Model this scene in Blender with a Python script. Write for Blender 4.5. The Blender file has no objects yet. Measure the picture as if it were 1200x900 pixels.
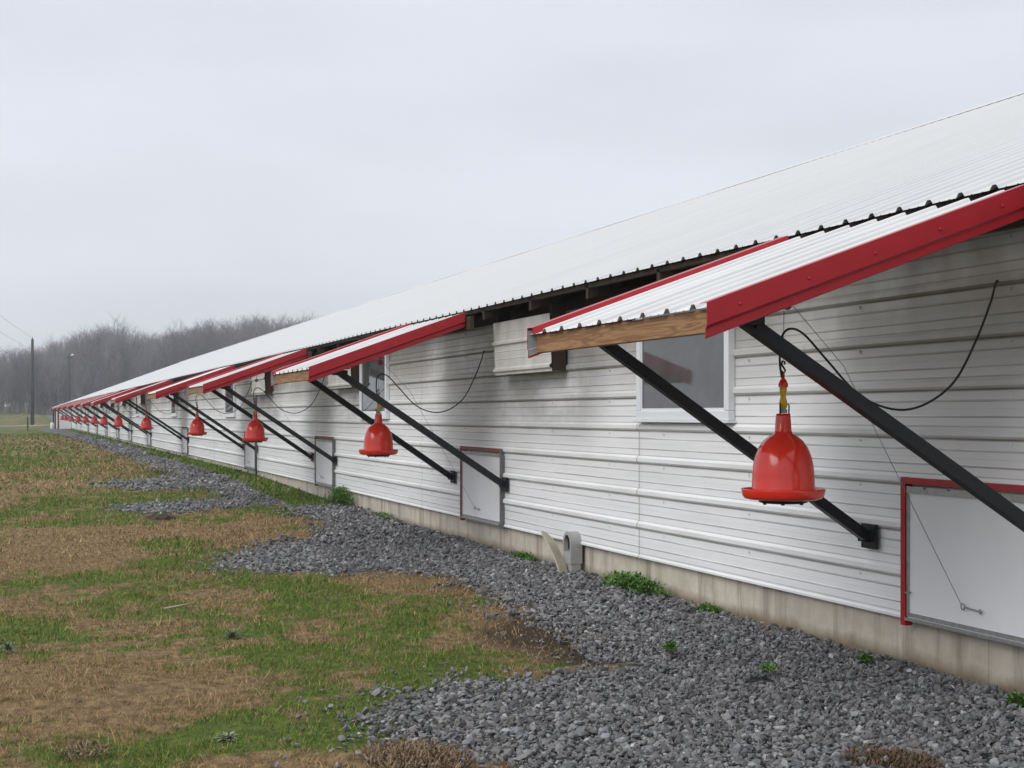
import bpy, bmesh, math, random
import numpy as np
from mathutils import Vector, Matrix
rnd = random.Random(7); rng = np.random.default_rng(11)
S = bpy.context.scene; COL = S.collection
# ------------------------------------------------------------------ camera, sky, sun, exposure
F = 1730.0; YAW = math.atan(582 / F); CO, SI = math.cos(YAW), math.sin(YAW); H = 1.28
VX, VY = 18.0, 486.0
cam = bpy.data.cameras.new('camera'); camo = bpy.data.objects.new('camera', cam); COL.objects.link(camo)
camo.location = (0, 0, H); camo.rotation_euler = (math.radians(90), 0, -YAW)
cam.sensor_width = 36; cam.lens = 36 * F / 1200; cam.shift_y = 36 / 1200
cam.clip_start = .05; cam.clip_end = 3000
S.camera = camo
SUN_EL, SUN_AZ = math.radians(38), math.radians(-112)      # azimuth clockwise from +Y
w = bpy.data.worlds.new('World'); S.world = w; w.use_nodes = True
nt = w.node_tree; N = nt.nodes; L = nt.links; N.clear()
out = N.new('ShaderNodeOutputWorld'); bg = N.new('ShaderNodeBackground'); L.new(bg.outputs[0], out.inputs[0])
sky = N.new('ShaderNodeTexSky'); sky.sky_type = 'NISHITA'; sky.sun_disc = False
sky.sun_elevation = SUN_EL; sky.sun_rotation = SUN_AZ; sky.dust_density = 5; sky.air_density = 1.0
hs = N.new('ShaderNodeHueSaturation'); hs.inputs['Saturation'].default_value = .3
L.new(sky.outputs[0], hs.inputs['Color'])
tc = N.new('ShaderNodeTexCoord'); sp = N.new('ShaderNodeSeparateXYZ'); L.new(tc.outputs['Generated'], sp.inputs[0])
rp = N.new('ShaderNodeValToRGB'); L.new(sp.outputs['Z'], rp.inputs[0])     # cloud deck: brighter towards the zenith
cr = rp.color_ramp; cr.elements[0].position = 0; cr.elements[0].color = (.685, .705, .745, 1)
cr.elements[1].position = 1; cr.elements[1].color = (.98, .98, .99, 1)
e = cr.elements.new(.12); e.color = (.65, .68, .74, 1)
e = cr.elements.new(.3); e.color = (.625, .66, .73, 1)
e = cr.elements.new(.5); e.color = (.80, .82, .86, 1)
mp = N.new('ShaderNodeMapping'); mp.inputs['Scale'].default_value = (1.2, 1.2, 4.5); L.new(tc.outputs['Generated'], mp.inputs[0])
nz = N.new('ShaderNodeTexNoise'); nz.inputs['Scale'].default_value = 1.6; nz.inputs['Detail'].default_value = 5; nz.inputs['Roughness'].default_value = .45
L.new(mp.outputs[0], nz.inputs[0])
mr = N.new('ShaderNodeMapRange'); mr.inputs[1].default_value = .3; mr.inputs[2].default_value = .7
mr.inputs[3].default_value = 10.0; mr.inputs[4].default_value = 13.2; L.new(nz.outputs[0], mr.inputs[0])
vm = N.new('ShaderNodeVectorMath'); vm.operation = 'SCALE'; L.new(rp.outputs[0], vm.inputs[0]); L.new(mr.outputs[0], vm.inputs['Scale'])
mx = N.new('ShaderNodeMix'); mx.data_type = 'RGBA'; mx.inputs[0].default_value = .93
L.new(hs.outputs[0], mx.inputs[6]); L.new(vm.outputs[0], mx.inputs[7]); L.new(mx.outputs[2], bg.inputs[0])
bg.inputs[1].default_value = .1
sl = bpy.data.lights.new('sun', 'SUN'); sl.energy = 1.35; sl.angle = math.radians(40); sl.color = (1, .98, .95)
so = bpy.data.objects.new('sun', sl); COL.objects.link(so)
sd = Vector((math.sin(SUN_AZ) * math.cos(SUN_EL), math.cos(SUN_AZ) * math.cos(SUN_EL), math.sin(SUN_EL)))
so.rotation_euler = sd.to_track_quat('Z', 'Y').to_euler(); so.location = (-20, -10, 40)
S.view_settings.view_transform = 'Standard'; S.view_settings.look = 'None'
S.view_settings.exposure = 0.16; S.view_settings.gamma = 1; S.view_settings.use_curve_mapping = False
try: S.cycles.volume_bounces = 0
except Exception: pass

# ------------------------------------------------------------------ helpers
def px(X, Y, Z=0):                       # world -> photo pixel, used only to read positions off the photo
    zc = X * SI + Y * CO; xc = X * CO - Y * SI
    return 600 + F * xc / zc, VY - F * (Z - H) / zc
def gp(x, y, z=0.):                      # photo pixel on the plane Z=z -> world
    for _ in range(8):
        zc = F * (H - z) / (y - VY); c = (x - VX) * zc / F; X = c * CO; Y = (zc - X * SI) / CO; z = float(terrain(X, Y))
    return X, Y
def wy(x, X):                            # Y of the point at photo x in the vertical plane X
    zc = F * (X / CO) / (x - VX); return (zc - X * SI) / CO
def sm(a, b, x): t = np.clip((x - a) / (b - a), 0, 1); return t * t * (3 - 2 * t)
_P = rng.random((256, 256))
def vnoise(x, y):
    xi = np.floor(x).astype(int); yi = np.floor(y).astype(int); fx = x - xi; fy = y - yi
    fx = fx * fx * (3 - 2 * fx); fy = fy * fy * (3 - 2 * fy)
    g = lambda i, j: _P[i & 255, j & 255]
    return (g(xi, yi) * (1 - fx) + g(xi + 1, yi) * fx) * (1 - fy) + (g(xi, yi + 1) * (1 - fx) + g(xi + 1, yi + 1) * fx) * fy
def fbm(x, y, o=4):
    x = np.asarray(x, float); y = np.asarray(y, float); s = 0; a = .5; t = 0
    for k in range(o):
        s = s + a * vnoise(x + 17.3 * k, y - 9.1 * k); t += a; a *= .5; x = x * 2.03; y = y * 2.03
    return s / t
ORG = {}
def reg(o, org): ORG[o.name] = Vector(org)
def tag(o, label=None, cat=None, group=None, kind=None):
    for k, v in (('label', label), ('category', cat), ('group', group), ('kind', kind)):
        if v: o[k] = v
    return o
def empty(name, loc, label, cat, group=None):
    o = bpy.data.objects.new(name, None); COL.objects.link(o); o.location = loc; o.empty_display_size = .2
    reg(o, loc); return tag(o, label, cat, group)
class MB:
    def __init__(s): s.v = []; s.f = []; s.smooth = []
    def add(s, vs, fs, smooth=False):
        n = len(s.v); s.v += [tuple(v) for v in vs]; s.f += [tuple(i + n for i in f) for f in fs]; s.smooth += [smooth] * len(fs); return s
    def box(s, x0, x1, y0, y1, z0, z1, bev=0):
        if bev:
            bm = bmesh.new(); bmesh.ops.create_cube(bm, size=1)
            for v in bm.verts: v.co = Vector(((x0 + x1) / 2 + v.co.x * (x1 - x0), (y0 + y1) / 2 + v.co.y * (y1 - y0), (z0 + z1) / 2 + v.co.z * (z1 - z0)))
            bmesh.ops.bevel(bm, geom=list(bm.edges), offset=bev, segments=2, affect='EDGES', profile=.5)
            bm.verts.index_update(); s.add([v.co[:] for v in bm.verts], [[v.index for v in f.verts] for f in bm.faces]); bm.free(); return s
        return s.add([(x0, y0, z0), (x1, y0, z0), (x1, y1, z0), (x0, y1, z0), (x0, y0, z1), (x1, y0, z1), (x1, y1, z1), (x0, y1, z1)],
                     [(0, 3, 2, 1), (4, 5, 6, 7), (0, 1, 5, 4), (1, 2, 6, 5), (2, 3, 7, 6), (3, 0, 4, 7)])
    def prism(s, poly, axis, a, b):      # polygon in the two other axes, extruded along axis from a to b
        n = len(poly); P = lambda p, t: {'x': (t, p[0], p[1]), 'y': (p[0], t, p[1]), 'z': (p[0], p[1], t)}[axis]
        vs = [P(p, a) for p in poly] + [P(p, b) for p in poly]
        fs = [tuple(range(n))[::-1], tuple(range(n, 2 * n))] + [(i, (i + 1) % n, n + (i + 1) % n, n + i) for i in range(n)]
        return s.add(vs, fs)
    def beam(s, p, q, wd, ht, up=(0, 0, 1)):     # square-section bar
        p = Vector(p); q = Vector(q); d = (q - p).normalized(); u = Vector(up); u = (u - d * u.dot(d)).normalized(); r = d.cross(u)
        c = [r * wd / 2 * i + u * ht / 2 * j for i, j in ((-1, -1), (1, -1), (1, 1), (-1, 1))]
        return s.add([p + k for k in c] + [q + k for k in c], [(0, 3, 2, 1), (4, 5, 6, 7), (0, 1, 5, 4), (1, 2, 6, 5), (2, 3, 7, 6), (3, 0, 4, 7)])
    def tube(s, pts, r, n=8, cap=True):
        pts = [Vector(p) for p in pts]; rs = r if isinstance(r, (list, tuple)) else [r] * len(pts)
        ref = Vector((0.3, .2, 1)).normalized(); rings = []
        for i, p in enumerate(pts):
            d = (pts[min(i + 1, len(pts) - 1)] - pts[max(i - 1, 0)]).normalized()
            u = ref - d * ref.dot(d)
            if u.length < .05: u = Vector((1, 0, 0)) - d * d.x
            u.normalize(); v = d.cross(u); ref = u
            rings.append([p + (u * math.cos(2 * math.pi * k / n) + v * math.sin(2 * math.pi * k / n)) * rs[i] for k in range(n)])
        vs = [q for R_ in rings for q in R_]; m = len(rings)
        fs = [(i * n + k, i * n + (k + 1) % n, (i + 1) * n + (k + 1) % n, (i + 1) * n + k) for i in range(m - 1) for k in range(n)]
        if cap: fs += [tuple(range(n))[::-1], tuple(range((m - 1) * n, m * n))]
        return s.add(vs, fs, True)
    def lathe(s, prof, c, n=40):         # (r,z) profile about the vertical axis at c
        vs = [(c[0] + r * math.cos(2 * math.pi * k / n), c[1] + r * math.sin(2 * math.pi * k / n), c[2] + z) for r, z in prof for k in range(n)]
        m = len(prof); fs = [(i * n + k, i * n + (k + 1) % n, (i + 1) * n + (k + 1) % n, (i + 1) * n + k) for i in range(m - 1) for k in range(n)]
        return s.add(vs, fs, True)
    def torus(s, c, R, r, axis='y', n=20, m=8):
        pts = []
        for k in range(n):
            a = 2 * math.pi * k / n
            for j in range(m):
                b = 2 * math.pi * j / m; q = R + r * math.cos(b); h = r * math.sin(b)
                u, v = q * math.cos(a), q * math.sin(a)
                pts.append((c[0] + u, c[1] + h, c[2] + v) if axis == 'y' else (c[0] + h, c[1] + u, c[2] + v) if axis == 'x' else (c[0] + u, c[1] + v, c[2] + h))
        return s.add(pts, [(k * m + j, ((k + 1) % n) * m + j, ((k + 1) % n) * m + (j + 1) % m, k * m + (j + 1) % m) for k in range(n) for j in range(m)], True)
    def build(s, name, mat, parent=None, org=None, fix=True):
        porg = ORG[parent.name] if parent else Vector((0, 0, 0))
        org = Vector(org) if org is not None else (porg.copy() if parent else Vector((0, 0, 0)))
        me = bpy.data.meshes.new(name); me.from_pydata([Vector(v) - org for v in s.v], [], s.f)
        me.polygons.foreach_set('use_smooth', s.smooth); me.materials.append(mat)
        if fix:
            bm = bmesh.new(); bm.from_mesh(me); bmesh.ops.recalc_face_normals(bm, faces=bm.faces); bm.to_mesh(me); bm.free()
        o = bpy.data.objects.new(name, me); COL.objects.link(o); o.parent = parent; o.location = org - porg
        reg(o, org); return o
def copy_tree(o, parent, d=(0, 0, 0), top=True):
    c = o.copy(); COL.objects.link(c); c.parent = parent
    if top: c.location = o.location + Vector(d)
    for ch in [k for k in list(o.children)]: copy_tree(ch, c, d, False)
    return c
def npmesh(name, V, Fc, mat, tint=None, nv=3, smooth=False):
    me = bpy.data.meshes.new(name); V = np.asarray(V, np.float32).reshape(-1, 3); Fc = np.asarray(Fc, np.int32).reshape(-1, nv)
    me.vertices.add(len(V)); me.vertices.foreach_set('co', V.ravel())
    me.loops.add(Fc.size); me.loops.foreach_set('vertex_index', Fc.ravel())
    me.polygons.add(len(Fc)); me.polygons.foreach_set('loop_start', np.arange(0, Fc.size, nv, dtype=np.int32))
    me.polygons.foreach_set('loop_total', np.full(len(Fc), nv, np.int32))
    me.polygons.foreach_set('use_smooth', np.full(len(Fc), smooth))
    me.update(calc_edges=True)
    if tint is not None:
        a = me.color_attributes.new('tint', 'FLOAT_COLOR', 'POINT'); t = np.ones((len(V), 4), np.float32); t[:, :tint.shape[1]] = tint
        a.data.foreach_set('color', t.ravel())
    me.materials.append(mat); o = bpy.data.objects.new(name, me); COL.objects.link(o); reg(o, (0, 0, 0)); return o
def rotm(ax, an):                        # arrays of axis-angle -> matrices
    ax = ax / np.linalg.norm(ax, axis=1, keepdims=True); c = np.cos(an)[:, None, None]; s_ = np.sin(an)[:, None, None]
    K = np.zeros((len(ax), 3, 3)); K[:, 0, 1] = -ax[:, 2]; K[:, 0, 2] = ax[:, 1]; K[:, 1, 0] = ax[:, 2]; K[:, 1, 2] = -ax[:, 0]; K[:, 2, 0] = -ax[:, 1]; K[:, 2, 1] = ax[:, 0]
    return np.eye(3) + s_ * K + (1 - c) * (K @ K)
# ------------------------------------------------------------------ materials
def mat(name, col=(.5, .5, .5), rough=.5, metal=0, var=0, vscale=5, bump=0, bscale=40, stretch=(1, 1, 1), col2=None, spec=.5, tint=False, detail=6, coat=0):
    m = bpy.data.materials.new(name); m.use_nodes = True; t = m.node_tree; n = t.nodes; l = t.links
    p = n['Principled BSDF']; p.inputs['Roughness'].default_value = rough; p.inputs['Metallic'].default_value = metal
    p.inputs['Specular IOR Level'].default_value = spec; p.inputs['Base Color'].default_value = (*col, 1)
    if coat: p.inputs['Coat Weight'].default_value = coat; p.inputs['Coat Roughness'].default_value = .05
    g = n.new('ShaderNodeNewGeometry'); mpn = n.new('ShaderNodeMapping'); mpn.inputs['Scale'].default_value = stretch; l.new(g.outputs['Position'], mpn.inputs[0])
    src = None
    if tint:
        a = n.new('ShaderNodeVertexColor'); a.layer_name = 'tint'; src = a.outputs[0]; l.new(src, p.inputs['Base Color'])
    if var or col2:
        q = n.new('ShaderNodeTexNoise'); q.inputs['Scale'].default_value = vscale; q.inputs['Detail'].default_value = detail; q.inputs['Roughness'].default_value = .6; l.new(mpn.outputs[0], q.inputs[0])
        r_ = n.new('ShaderNodeMapRange'); r_.inputs[1].default_value = .3; r_.inputs[2].default_value = .7; l.new(q.outputs[0], r_.inputs[0])
        k = n.new('ShaderNodeMix'); k.data_type = 'RGBA'; l.new(r_.outputs[0], k.inputs[0])
        if src is not None:
            k.blend_type = 'MIX'; sc = n.new('ShaderNodeVectorMath'); sc.operation = 'SCALE'; sc.inputs['Scale'].default_value = 1 - var; l.new(src, sc.inputs[0]); l.new(sc.outputs[0], k.inputs[6]); l.new(src, k.inputs[7])
        else:
            c2 = col2 or tuple(c * (1 - var) for c in col); k.inputs[6].default_value = (*c2, 1); k.inputs[7].default_value = (*col, 1)
        l.new(k.outputs[2], p.inputs['Base Color'])
        m['_mix'] = k.name
    if bump:
        b = n.new('ShaderNodeTexNoise'); b.inputs['Scale'].default_value = bscale; b.inputs['Detail'].default_value = 5; l.new(mpn.outputs[0], b.inputs[0])
        bu = n.new('ShaderNodeBump'); bu.inputs['Strength'].default_value = bump; bu.inputs['Distance'].default_value = .01; l.new(b.outputs[0], bu.inputs['Height']); l.new(bu.outputs[0], p.inputs['Normal'])
    return m
M = {}
def ribbed(name, start, col, lines, dirt_shade, rough, amt):
    # painted sheet: rib shading and dust coloured in along each rib, broken by noise; worn paint varies slowly
    m = mat(name, col, rough, var=.07, vscale=.9, stretch=(.35, 1.6, 1), bump=.05, bscale=3); t = m.node_tree; n = t.nodes; l = t.links; p = n['Principled BSDF']
    base = p.inputs['Base Color'].links[0].from_socket
    g = n.new('ShaderNodeNewGeometry'); sep = n.new('ShaderNodeSeparateXYZ'); l.new(g.outputs['Position'], sep.inputs[0])
    def mth(op, a, b):
        q = n.new('ShaderNodeMath'); q.operation = op
        for i, v in enumerate((a, b)):
            if isinstance(v, (int, float)): q.inputs[i].default_value = v
            else: l.new(v, q.inputs[i])
        return q.outputs[0]
    fr = mth('FRACT', mth('ADD', mth('DIVIDE', mth('SUBTRACT', sep.outputs['Y'], start), .2286), 100), 0)
    tot = None
    for (c, wd, a) in lines:
        d = mth('ABSOLUTE', mth('SUBTRACT', fr, c), 0); r = n.new('ShaderNodeMapRange'); r.inputs[1].default_value = 0; r.inputs[2].default_value = wd; r.inputs[3].default_value = a; r.inputs[4].default_value = 0; l.new(d, r.inputs[0])
        tot = r.outputs[0] if tot is None else mth('MAXIMUM', tot, r.outputs[0])
    mp_ = n.new('ShaderNodeMapping'); mp_.inputs['Scale'].default_value = (.5, 3, 1); l.new(g.outputs['Position'], mp_.inputs[0]); q = n.new('ShaderNodeTexNoise'); q.inputs['Scale'].default_value = 1.7; q.inputs['Detail'].default_value = 4; l.new(mp_.outputs[0], q.inputs[0])
    r = n.new('ShaderNodeMapRange'); r.inputs[1].default_value = .3; r.inputs[2].default_value = .65; r.inputs[3].default_value = .35; r.inputs[4].default_value = 1; l.new(q.outputs[0], r.inputs[0])
    k = n.new('ShaderNodeMix'); k.data_type = 'RGBA'; l.new(mth('MULTIPLY', mth('MULTIPLY', tot, r.outputs[0]), amt), k.inputs[0]); l.new(base, k.inputs[6]); k.inputs[7].default_value = (*dirt_shade, 1); l.new(k.outputs[2], p.inputs['Base Color']); return m
M['roof'] = ribbed('white_roof_paint', -9.3, (.60, .61, .62), [(.09, .06, 1), (.90, .04, .5), (.34, .025, .25), (.66, .025, .25)], (.22, .23, .25), .5, .75)
M['awn'] = ribbed('white_awning_paint', 4.91, (.70, .71, .72), [(.13, .05, 1), (.90, .06, .9), (.34, .035, .7), (.66, .035, .7)], (.27, .27, .28), .42, .75)
M['red'] = mat('red_trim_paint', (.38, .014, .022), .36, var=.18, vscale=9, bump=.06, bscale=6, spec=.4)
M['oldred'] = mat('faded_red_trim', (.24, .03, .025), .6, var=.3, vscale=25, col2=(.16, .055, .03))
M['black'] = mat('black_steel', (.010, .011, .013), .42, var=.25, vscale=30, bump=.05, spec=.35)
M['rubber'] = mat('black_hose', (.010, .010, .011), .5)
M['wire'] = mat('steel_wire', (.28, .28, .28), .45, metal=.6)
M['bell'] = mat('red_plastic', (.80, .032, .014), .2, var=.10, vscale=14, coat=.3, bump=.008, bscale=6)
M['yellow'] = mat('yellow_plastic', (.75, .42, .01), .35)
M['clearp'] = mat('grey_plastic_cup', (.35, .35, .30), .3)
M['frame'] = mat('white_vinyl', (.74, .76, .79), .4, var=.06, vscale=8)
M['door'] = mat('white_hatch_panel', (.74, .75, .77), .5, var=.07, vscale=2.5, bump=.04, bscale=4)
M['silver'] = mat('galvanised_strip', (.45, .46, .47), .38, metal=.7, var=.3, vscale=30)
M['greytrim'] = mat('weathered_grey_trim', (.17, .165, .16), .6, var=.4, vscale=25)
M['darkwood'] = mat('dark_weathered_wood', (.052, .030, .018), .8, var=.5, vscale=3, stretch=(6, 6, 1), bump=.3, bscale=30)
M['polewood'] = mat('grey_pole_wood', (.05, .043, .036), .85, var=.4, vscale=3, stretch=(6, 6, .6))
M['bark'] = mat('winter_bark', (.17, .15, .145), .9, tint=True, var=.25, vscale=.12, detail=3)
M['leaf'] = mat('weed_leaf', tint=True, rough=.55)
M['grass'] = mat('grass_blade', tint=True, rough=.65, spec=.25)
M['stone'] = mat('crushed_stone', tint=True, rough=.72, var=.3, vscale=60, bump=.35, bscale=120)
M['redbit'] = mat('red_plastic_scrap', (.5, .03, .03), .5, var=.3, vscale=60)
M['stick'] = mat('pale_stick', (.42, .33, .23), .8, var=.4, vscale=40)
M['tank'] = mat('white_tank', (.7, .7, .68), .5, var=.1, vscale=3)
M['clod'] = mat('dark_clod', (.06, .042, .032), .95, var=.5, vscale=30, bump=.5)
M['housing'] = mat('grey_housing', (.38, .38, .37), .55, var=.2, vscale=14)
M['lid'] = mat('beige_lid', (.44, .41, .31), .6, var=.25, vscale=14)

def beam_wood():
    m = mat('pine_beam', (.42, .24, .10), .7, bump=.2, bscale=40, stretch=(10, 1, 10)); t = m.node_tree; n = t.nodes; l = t.links
    g = n.new('ShaderNodeNewGeometry'); mp_ = n.new('ShaderNodeMapping'); mp_.inputs['Scale'].default_value = (9, .55, 9); l.new(g.outputs['Position'], mp_.inputs[0])
    q = n.new('ShaderNodeTexNoise'); q.inputs['Scale'].default_value = 3; q.inputs['Detail'].default_value = 3; q.inputs['Distortion'].default_value = .35; l.new(mp_.outputs[0], q.inputs[0])
    s1 = n.new('ShaderNodeMath'); s1.operation = 'MULTIPLY'; s1.inputs[1].default_value = 34; l.new(q.outputs[0], s1.inputs[0])
    s2 = n.new('ShaderNodeMath'); s2.operation = 'SINE'; l.new(s1.outputs[0], s2.inputs[0])
    r_ = n.new('ShaderNodeMapRange'); r_.inputs[1].default_value = -1; r_.inputs[2].default_value = 1; l.new(s2.outputs[0], r_.inputs[0])
    k = n.new('ShaderNodeMix'); k.data_type = 'RGBA'; k.inputs[6].default_value = (.21, .10, .040, 1); k.inputs[7].default_value = (.34, .19, .085, 1); l.new(r_.outputs[0], k.inputs[0])
    l.new(k.outputs[2], n['Principled BSDF'].inputs['Base Color']); return m
M['pine'] = beam_wood()

def glass():
    m = mat('window_glass', (.11, .115, .12), .04, spec=.6, var=.4, vscale=3, bump=.02, bscale=2.5, coat=.0); return m
M['glass'] = glass()

HOODS = [wy(644, 3.98), wy(410, 3.98), wy(309.6, 3.98)]
def siding_mat():
    m = bpy.data.materials.new('white_siding'); m.use_nodes = True; t = m.node_tree; n = t.nodes; l = t.links
    p = n['Principled BSDF']; p.inputs['Roughness'].default_value = .38; p.inputs['Specular IOR Level'].default_value = .5
    g = n.new('ShaderNodeNewGeometry'); sep = n.new('ShaderNodeSeparateXYZ'); l.new(g.outputs['Position'], sep.inputs[0])
    def noise(scale, st, d=5):
        a = n.new('ShaderNodeMapping'); a.inputs['Scale'].default_value = st; l.new(g.outputs['Position'], a.inputs[0])
        q = n.new('ShaderNodeTexNoise'); q.inputs['Scale'].default_value = scale; q.inputs['Detail'].default_value = d; q.inputs['Roughness'].default_value = .62; l.new(a.outputs[0], q.inputs[0]); return q.outputs[0]
    def mr_(s, a, b, c=0, d=1, smooth=True):
        r = n.new('ShaderNodeMapRange'); r.interpolation_type = 'SMOOTHSTEP' if smooth else 'LINEAR'
        for i, v in zip((1, 2, 3, 4), (a, b, c, d)): r.inputs[i].default_value = v
        l.new(s, r.inputs[0]); return r.outputs[0]
    def mth(op, a, b):
        q = n.new('ShaderNodeMath'); q.operation = op
        for i, v in enumerate((a, b)):
            if isinstance(v, (int, float)): q.inputs[i].default_value = v
            else: l.new(v, q.inputs[i])
        return q.outputs[0]
    Y, Z = sep.outputs['Y'], sep.outputs['Z']
    def mixc(fac, a, b):
        k = n.new('ShaderNodeMix'); k.data_type = 'RGBA'; l.new(fac, k.inputs[0])
        for i, v in ((6, a), (7, b)):
            if isinstance(v, tuple): k.inputs[i].default_value = (*v, 1)
            else: l.new(v, k.inputs[i])
        return k.outputs[2]
    c = mixc(mr_(noise(1.6, (1, .3, 2.5)), .3, .7), (.74, .75, .76), (.84, .845, .86))
    # dust and underside shade painted along each rib, brown-grey, its edge broken by noise
    zr = mth('FRACT', mth('DIVIDE', mth('SUBTRACT', Z, .28), .2286), 0)
    def line(pos, wd):
        return mr_(mth('ABSOLUTE', mth('SUBTRACT', zr, pos), 0), wd, wd * .25, 0, 1)
    mass = mr_(Z, .5, 1.9, .7, 1.0)
    bn = mth('MULTIPLY', mth('MAXIMUM', line(.875, .040), mth('MULTIPLY', line(.135, .022), .7)), mr_(noise(2.2, (1, .5, 3)), .30, .6, .35, 1))
    c = mixc(mth('MULTIPLY', mth('MULTIPLY', bn, mass), .97), c, (.14, .12, .09))
    soft = mth('MULTIPLY', mth('MAXIMUM', mr_(zr, .78, .97), mr_(zr, .16, .02)), mr_(noise(1.4, (1, .5, 3)), .38, .68))
    c = mixc(mth('MULTIPLY', soft, .25), c, (.33, .29, .23))
    mn = mth('MULTIPLY', mth('MAXIMUM', mth('MAXIMUM', line(.335, .034), line(.660, .034)), mth('MULTIPLY', line(.49, .012), .35)), mr_(noise(2.0, (1, .6, 4)), .35, .62, .3, 1))
    c = mixc(mth('MULTIPLY', mn, .7), c, (.27, .26, .25))
    sy = mth('FRACT', mth('ADD', mth('DIVIDE', mth('SUBTRACT', Y, 9.5), 5.83), 50), 0)
    sl_ = mr_(mth('ABSOLUTE', mth('SUBTRACT', mth('ADD', sy, mth('MULTIPLY', noise(14, (1, 1, 1), 2), .0012)), .003), 0), .0024, .0010, 0, 1)
    c = mixc(mth('MULTIPLY', sl_, .6), c, (.22, .20, .17))
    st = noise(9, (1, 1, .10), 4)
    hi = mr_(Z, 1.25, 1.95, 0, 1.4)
    c = mixc(mth('MULTIPLY', mth('MULTIPLY', hi, mr_(noise(1.0, (1, .6, .5)), .25, .6)), .62), c, (.19, .17, .135))  # grime and awning shade painted together on the upper wall
    # soot blown from each vent box
    m0 = None
    for hy in HOODS + [40.2, 51, 60, 67.5]:
        a = mth('MULTIPLY', mr_(Y, hy - 1.1, hy - .15), mr_(Y, hy + 3.6, hy + 1.0))
        a = mth('MULTIPLY', a, mth('MULTIPLY', mr_(Z, .80, 1.55), 1))
        m0 = a if m0 is None else mth('MAXIMUM', m0, a)
    s2 = mth('MULTIPLY', m0, mth('MULTIPLY', mr_(st, .30, .66, .92, 1), mr_(noise(1.5, (1, .6, 1.6)), .30, .60, .25, 1)))
    c = mixc(mth('MULTIPLY', s2, .66), c, (.085, .075, .06))
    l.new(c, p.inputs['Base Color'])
    b = n.new('ShaderNodeBump'); b.inputs['Strength'].default_value = .25; b.inputs['Distance'].default_value = .012
    l.new(noise(2.6, (1, .5, 1.6), 2), b.inputs['Height']); l.new(b.outputs[0], p.inputs['Normal'])
    return m
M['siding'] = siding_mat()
def conc_mat():
    m = bpy.data.materials.new('stained_concrete'); m.use_nodes = True; t = m.node_tree; n = t.nodes; l = t.links; p = n['Principled BSDF']; p.inputs['Roughness'].default_value = .85
    g = n.new('ShaderNodeNewGeometry'); sep = n.new('ShaderNodeSeparateXYZ'); l.new(g.outputs['Position'], sep.inputs[0])
    def noise(scale, st, d=6):
        a = n.new('ShaderNodeMapping'); a.inputs['Scale'].default_value = st; l.new(g.outputs['Position'], a.inputs[0])
        q = n.new('ShaderNodeTexNoise'); q.inputs['Scale'].default_value = scale; q.inputs['Detail'].default_value = d; q.inputs['Roughness'].default_value = .65; l.new(a.outputs[0], q.inputs[0]); return q.outputs[0]
    def ramp(s, a, b):
        r = n.new('ShaderNodeMapRange'); r.inputs[1].default_value = a; r.inputs[2].default_value = b; l.new(s, r.inputs[0]); return r.outputs[0]
    def mixc(fac, a, b):
        k = n.new('ShaderNodeMix'); k.data_type = 'RGBA'; l.new(fac, k.inputs[0])
        for i, v in ((6, a), (7, b)):
            if isinstance(v, tuple): k.inputs[i].default_value = (*v, 1)
            else: l.new(v, k.inputs[i])
        return k.outputs[2]
    c = mixc(ramp(noise(5, (1, 1, 1)), .3, .7), (.43, .375, .30), (.60, .55, .465))
    c = mixc(ramp(noise(5, (1, 1, .07), 6), .50, .68), c, (.24, .20, .15)); c = mixc(ramp(noise(1.1, (1, 1, 1), 5), .5, .75), c, (.36, .34, .30))
    ad = n.new('ShaderNodeMath'); ad.operation = 'ADD'; l.new(sep.outputs['Z'], ad.inputs[0])
    mu = n.new('ShaderNodeMath'); mu.operation = 'MULTIPLY'; mu.inputs[1].default_value = .12; l.new(noise(3, (1, 1, 1)), mu.inputs[0]); l.new(mu.outputs[0], ad.inputs[1])
    c = mixc(ramp(ad.outputs[0], .19, .12), c, (.22, .165, .11))
    l.new(c, p.inputs['Base Color'])
    b = n.new('ShaderNodeBump'); b.inputs['Strength'].default_value = .35; b.inputs['Distance'].default_value = .01; l.new(noise(30, (1, 1, 1)), b.inputs['Height']); l.new(b.outputs[0], p.inputs['Normal'])
    return m
M['conc'] = conc_mat()

# ------------------------------------------------------------------ the ground
def terrain(X, Y):
    X = np.asarray(X, float); Y = np.asarray(Y, float)
    z = 1.7 * sm(150, 235, Y) * sm(60, -30, X) + 6.5 * sm(215, 400, Y) * sm(-25, 62, X) + 1.0 * sm(220, 420, Y)
    z = z + 6 * sm(420, 1200, Y)
    z = z + .03 * (fbm(X * .7, Y * .7, 3) - .5) * sm(3.9, 2.6, X) * sm(200, 100, Y) * 2
    z = z - .10 * sm(-1, -12, X) * sm(140, 60, Y) + .19 * sm(13, 29, Y) * sm(-3, 3, X) * sm(300, 150, Y)
    return z
def inpoly(x, y, P):
    r = np.zeros(np.shape(x), bool); n = len(P); j = n - 1
    for i in range(n):
        xi, yi = P[i]; xj, yj = P[j]
        with np.errstate(divide='ignore', invalid='ignore'):
            r ^= ((yi > y) != (yj > y)) & (x < (xj - xi) * (y - yi) / (yj - yi + 1e-12) + xi)
        j = i
    return r
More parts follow.
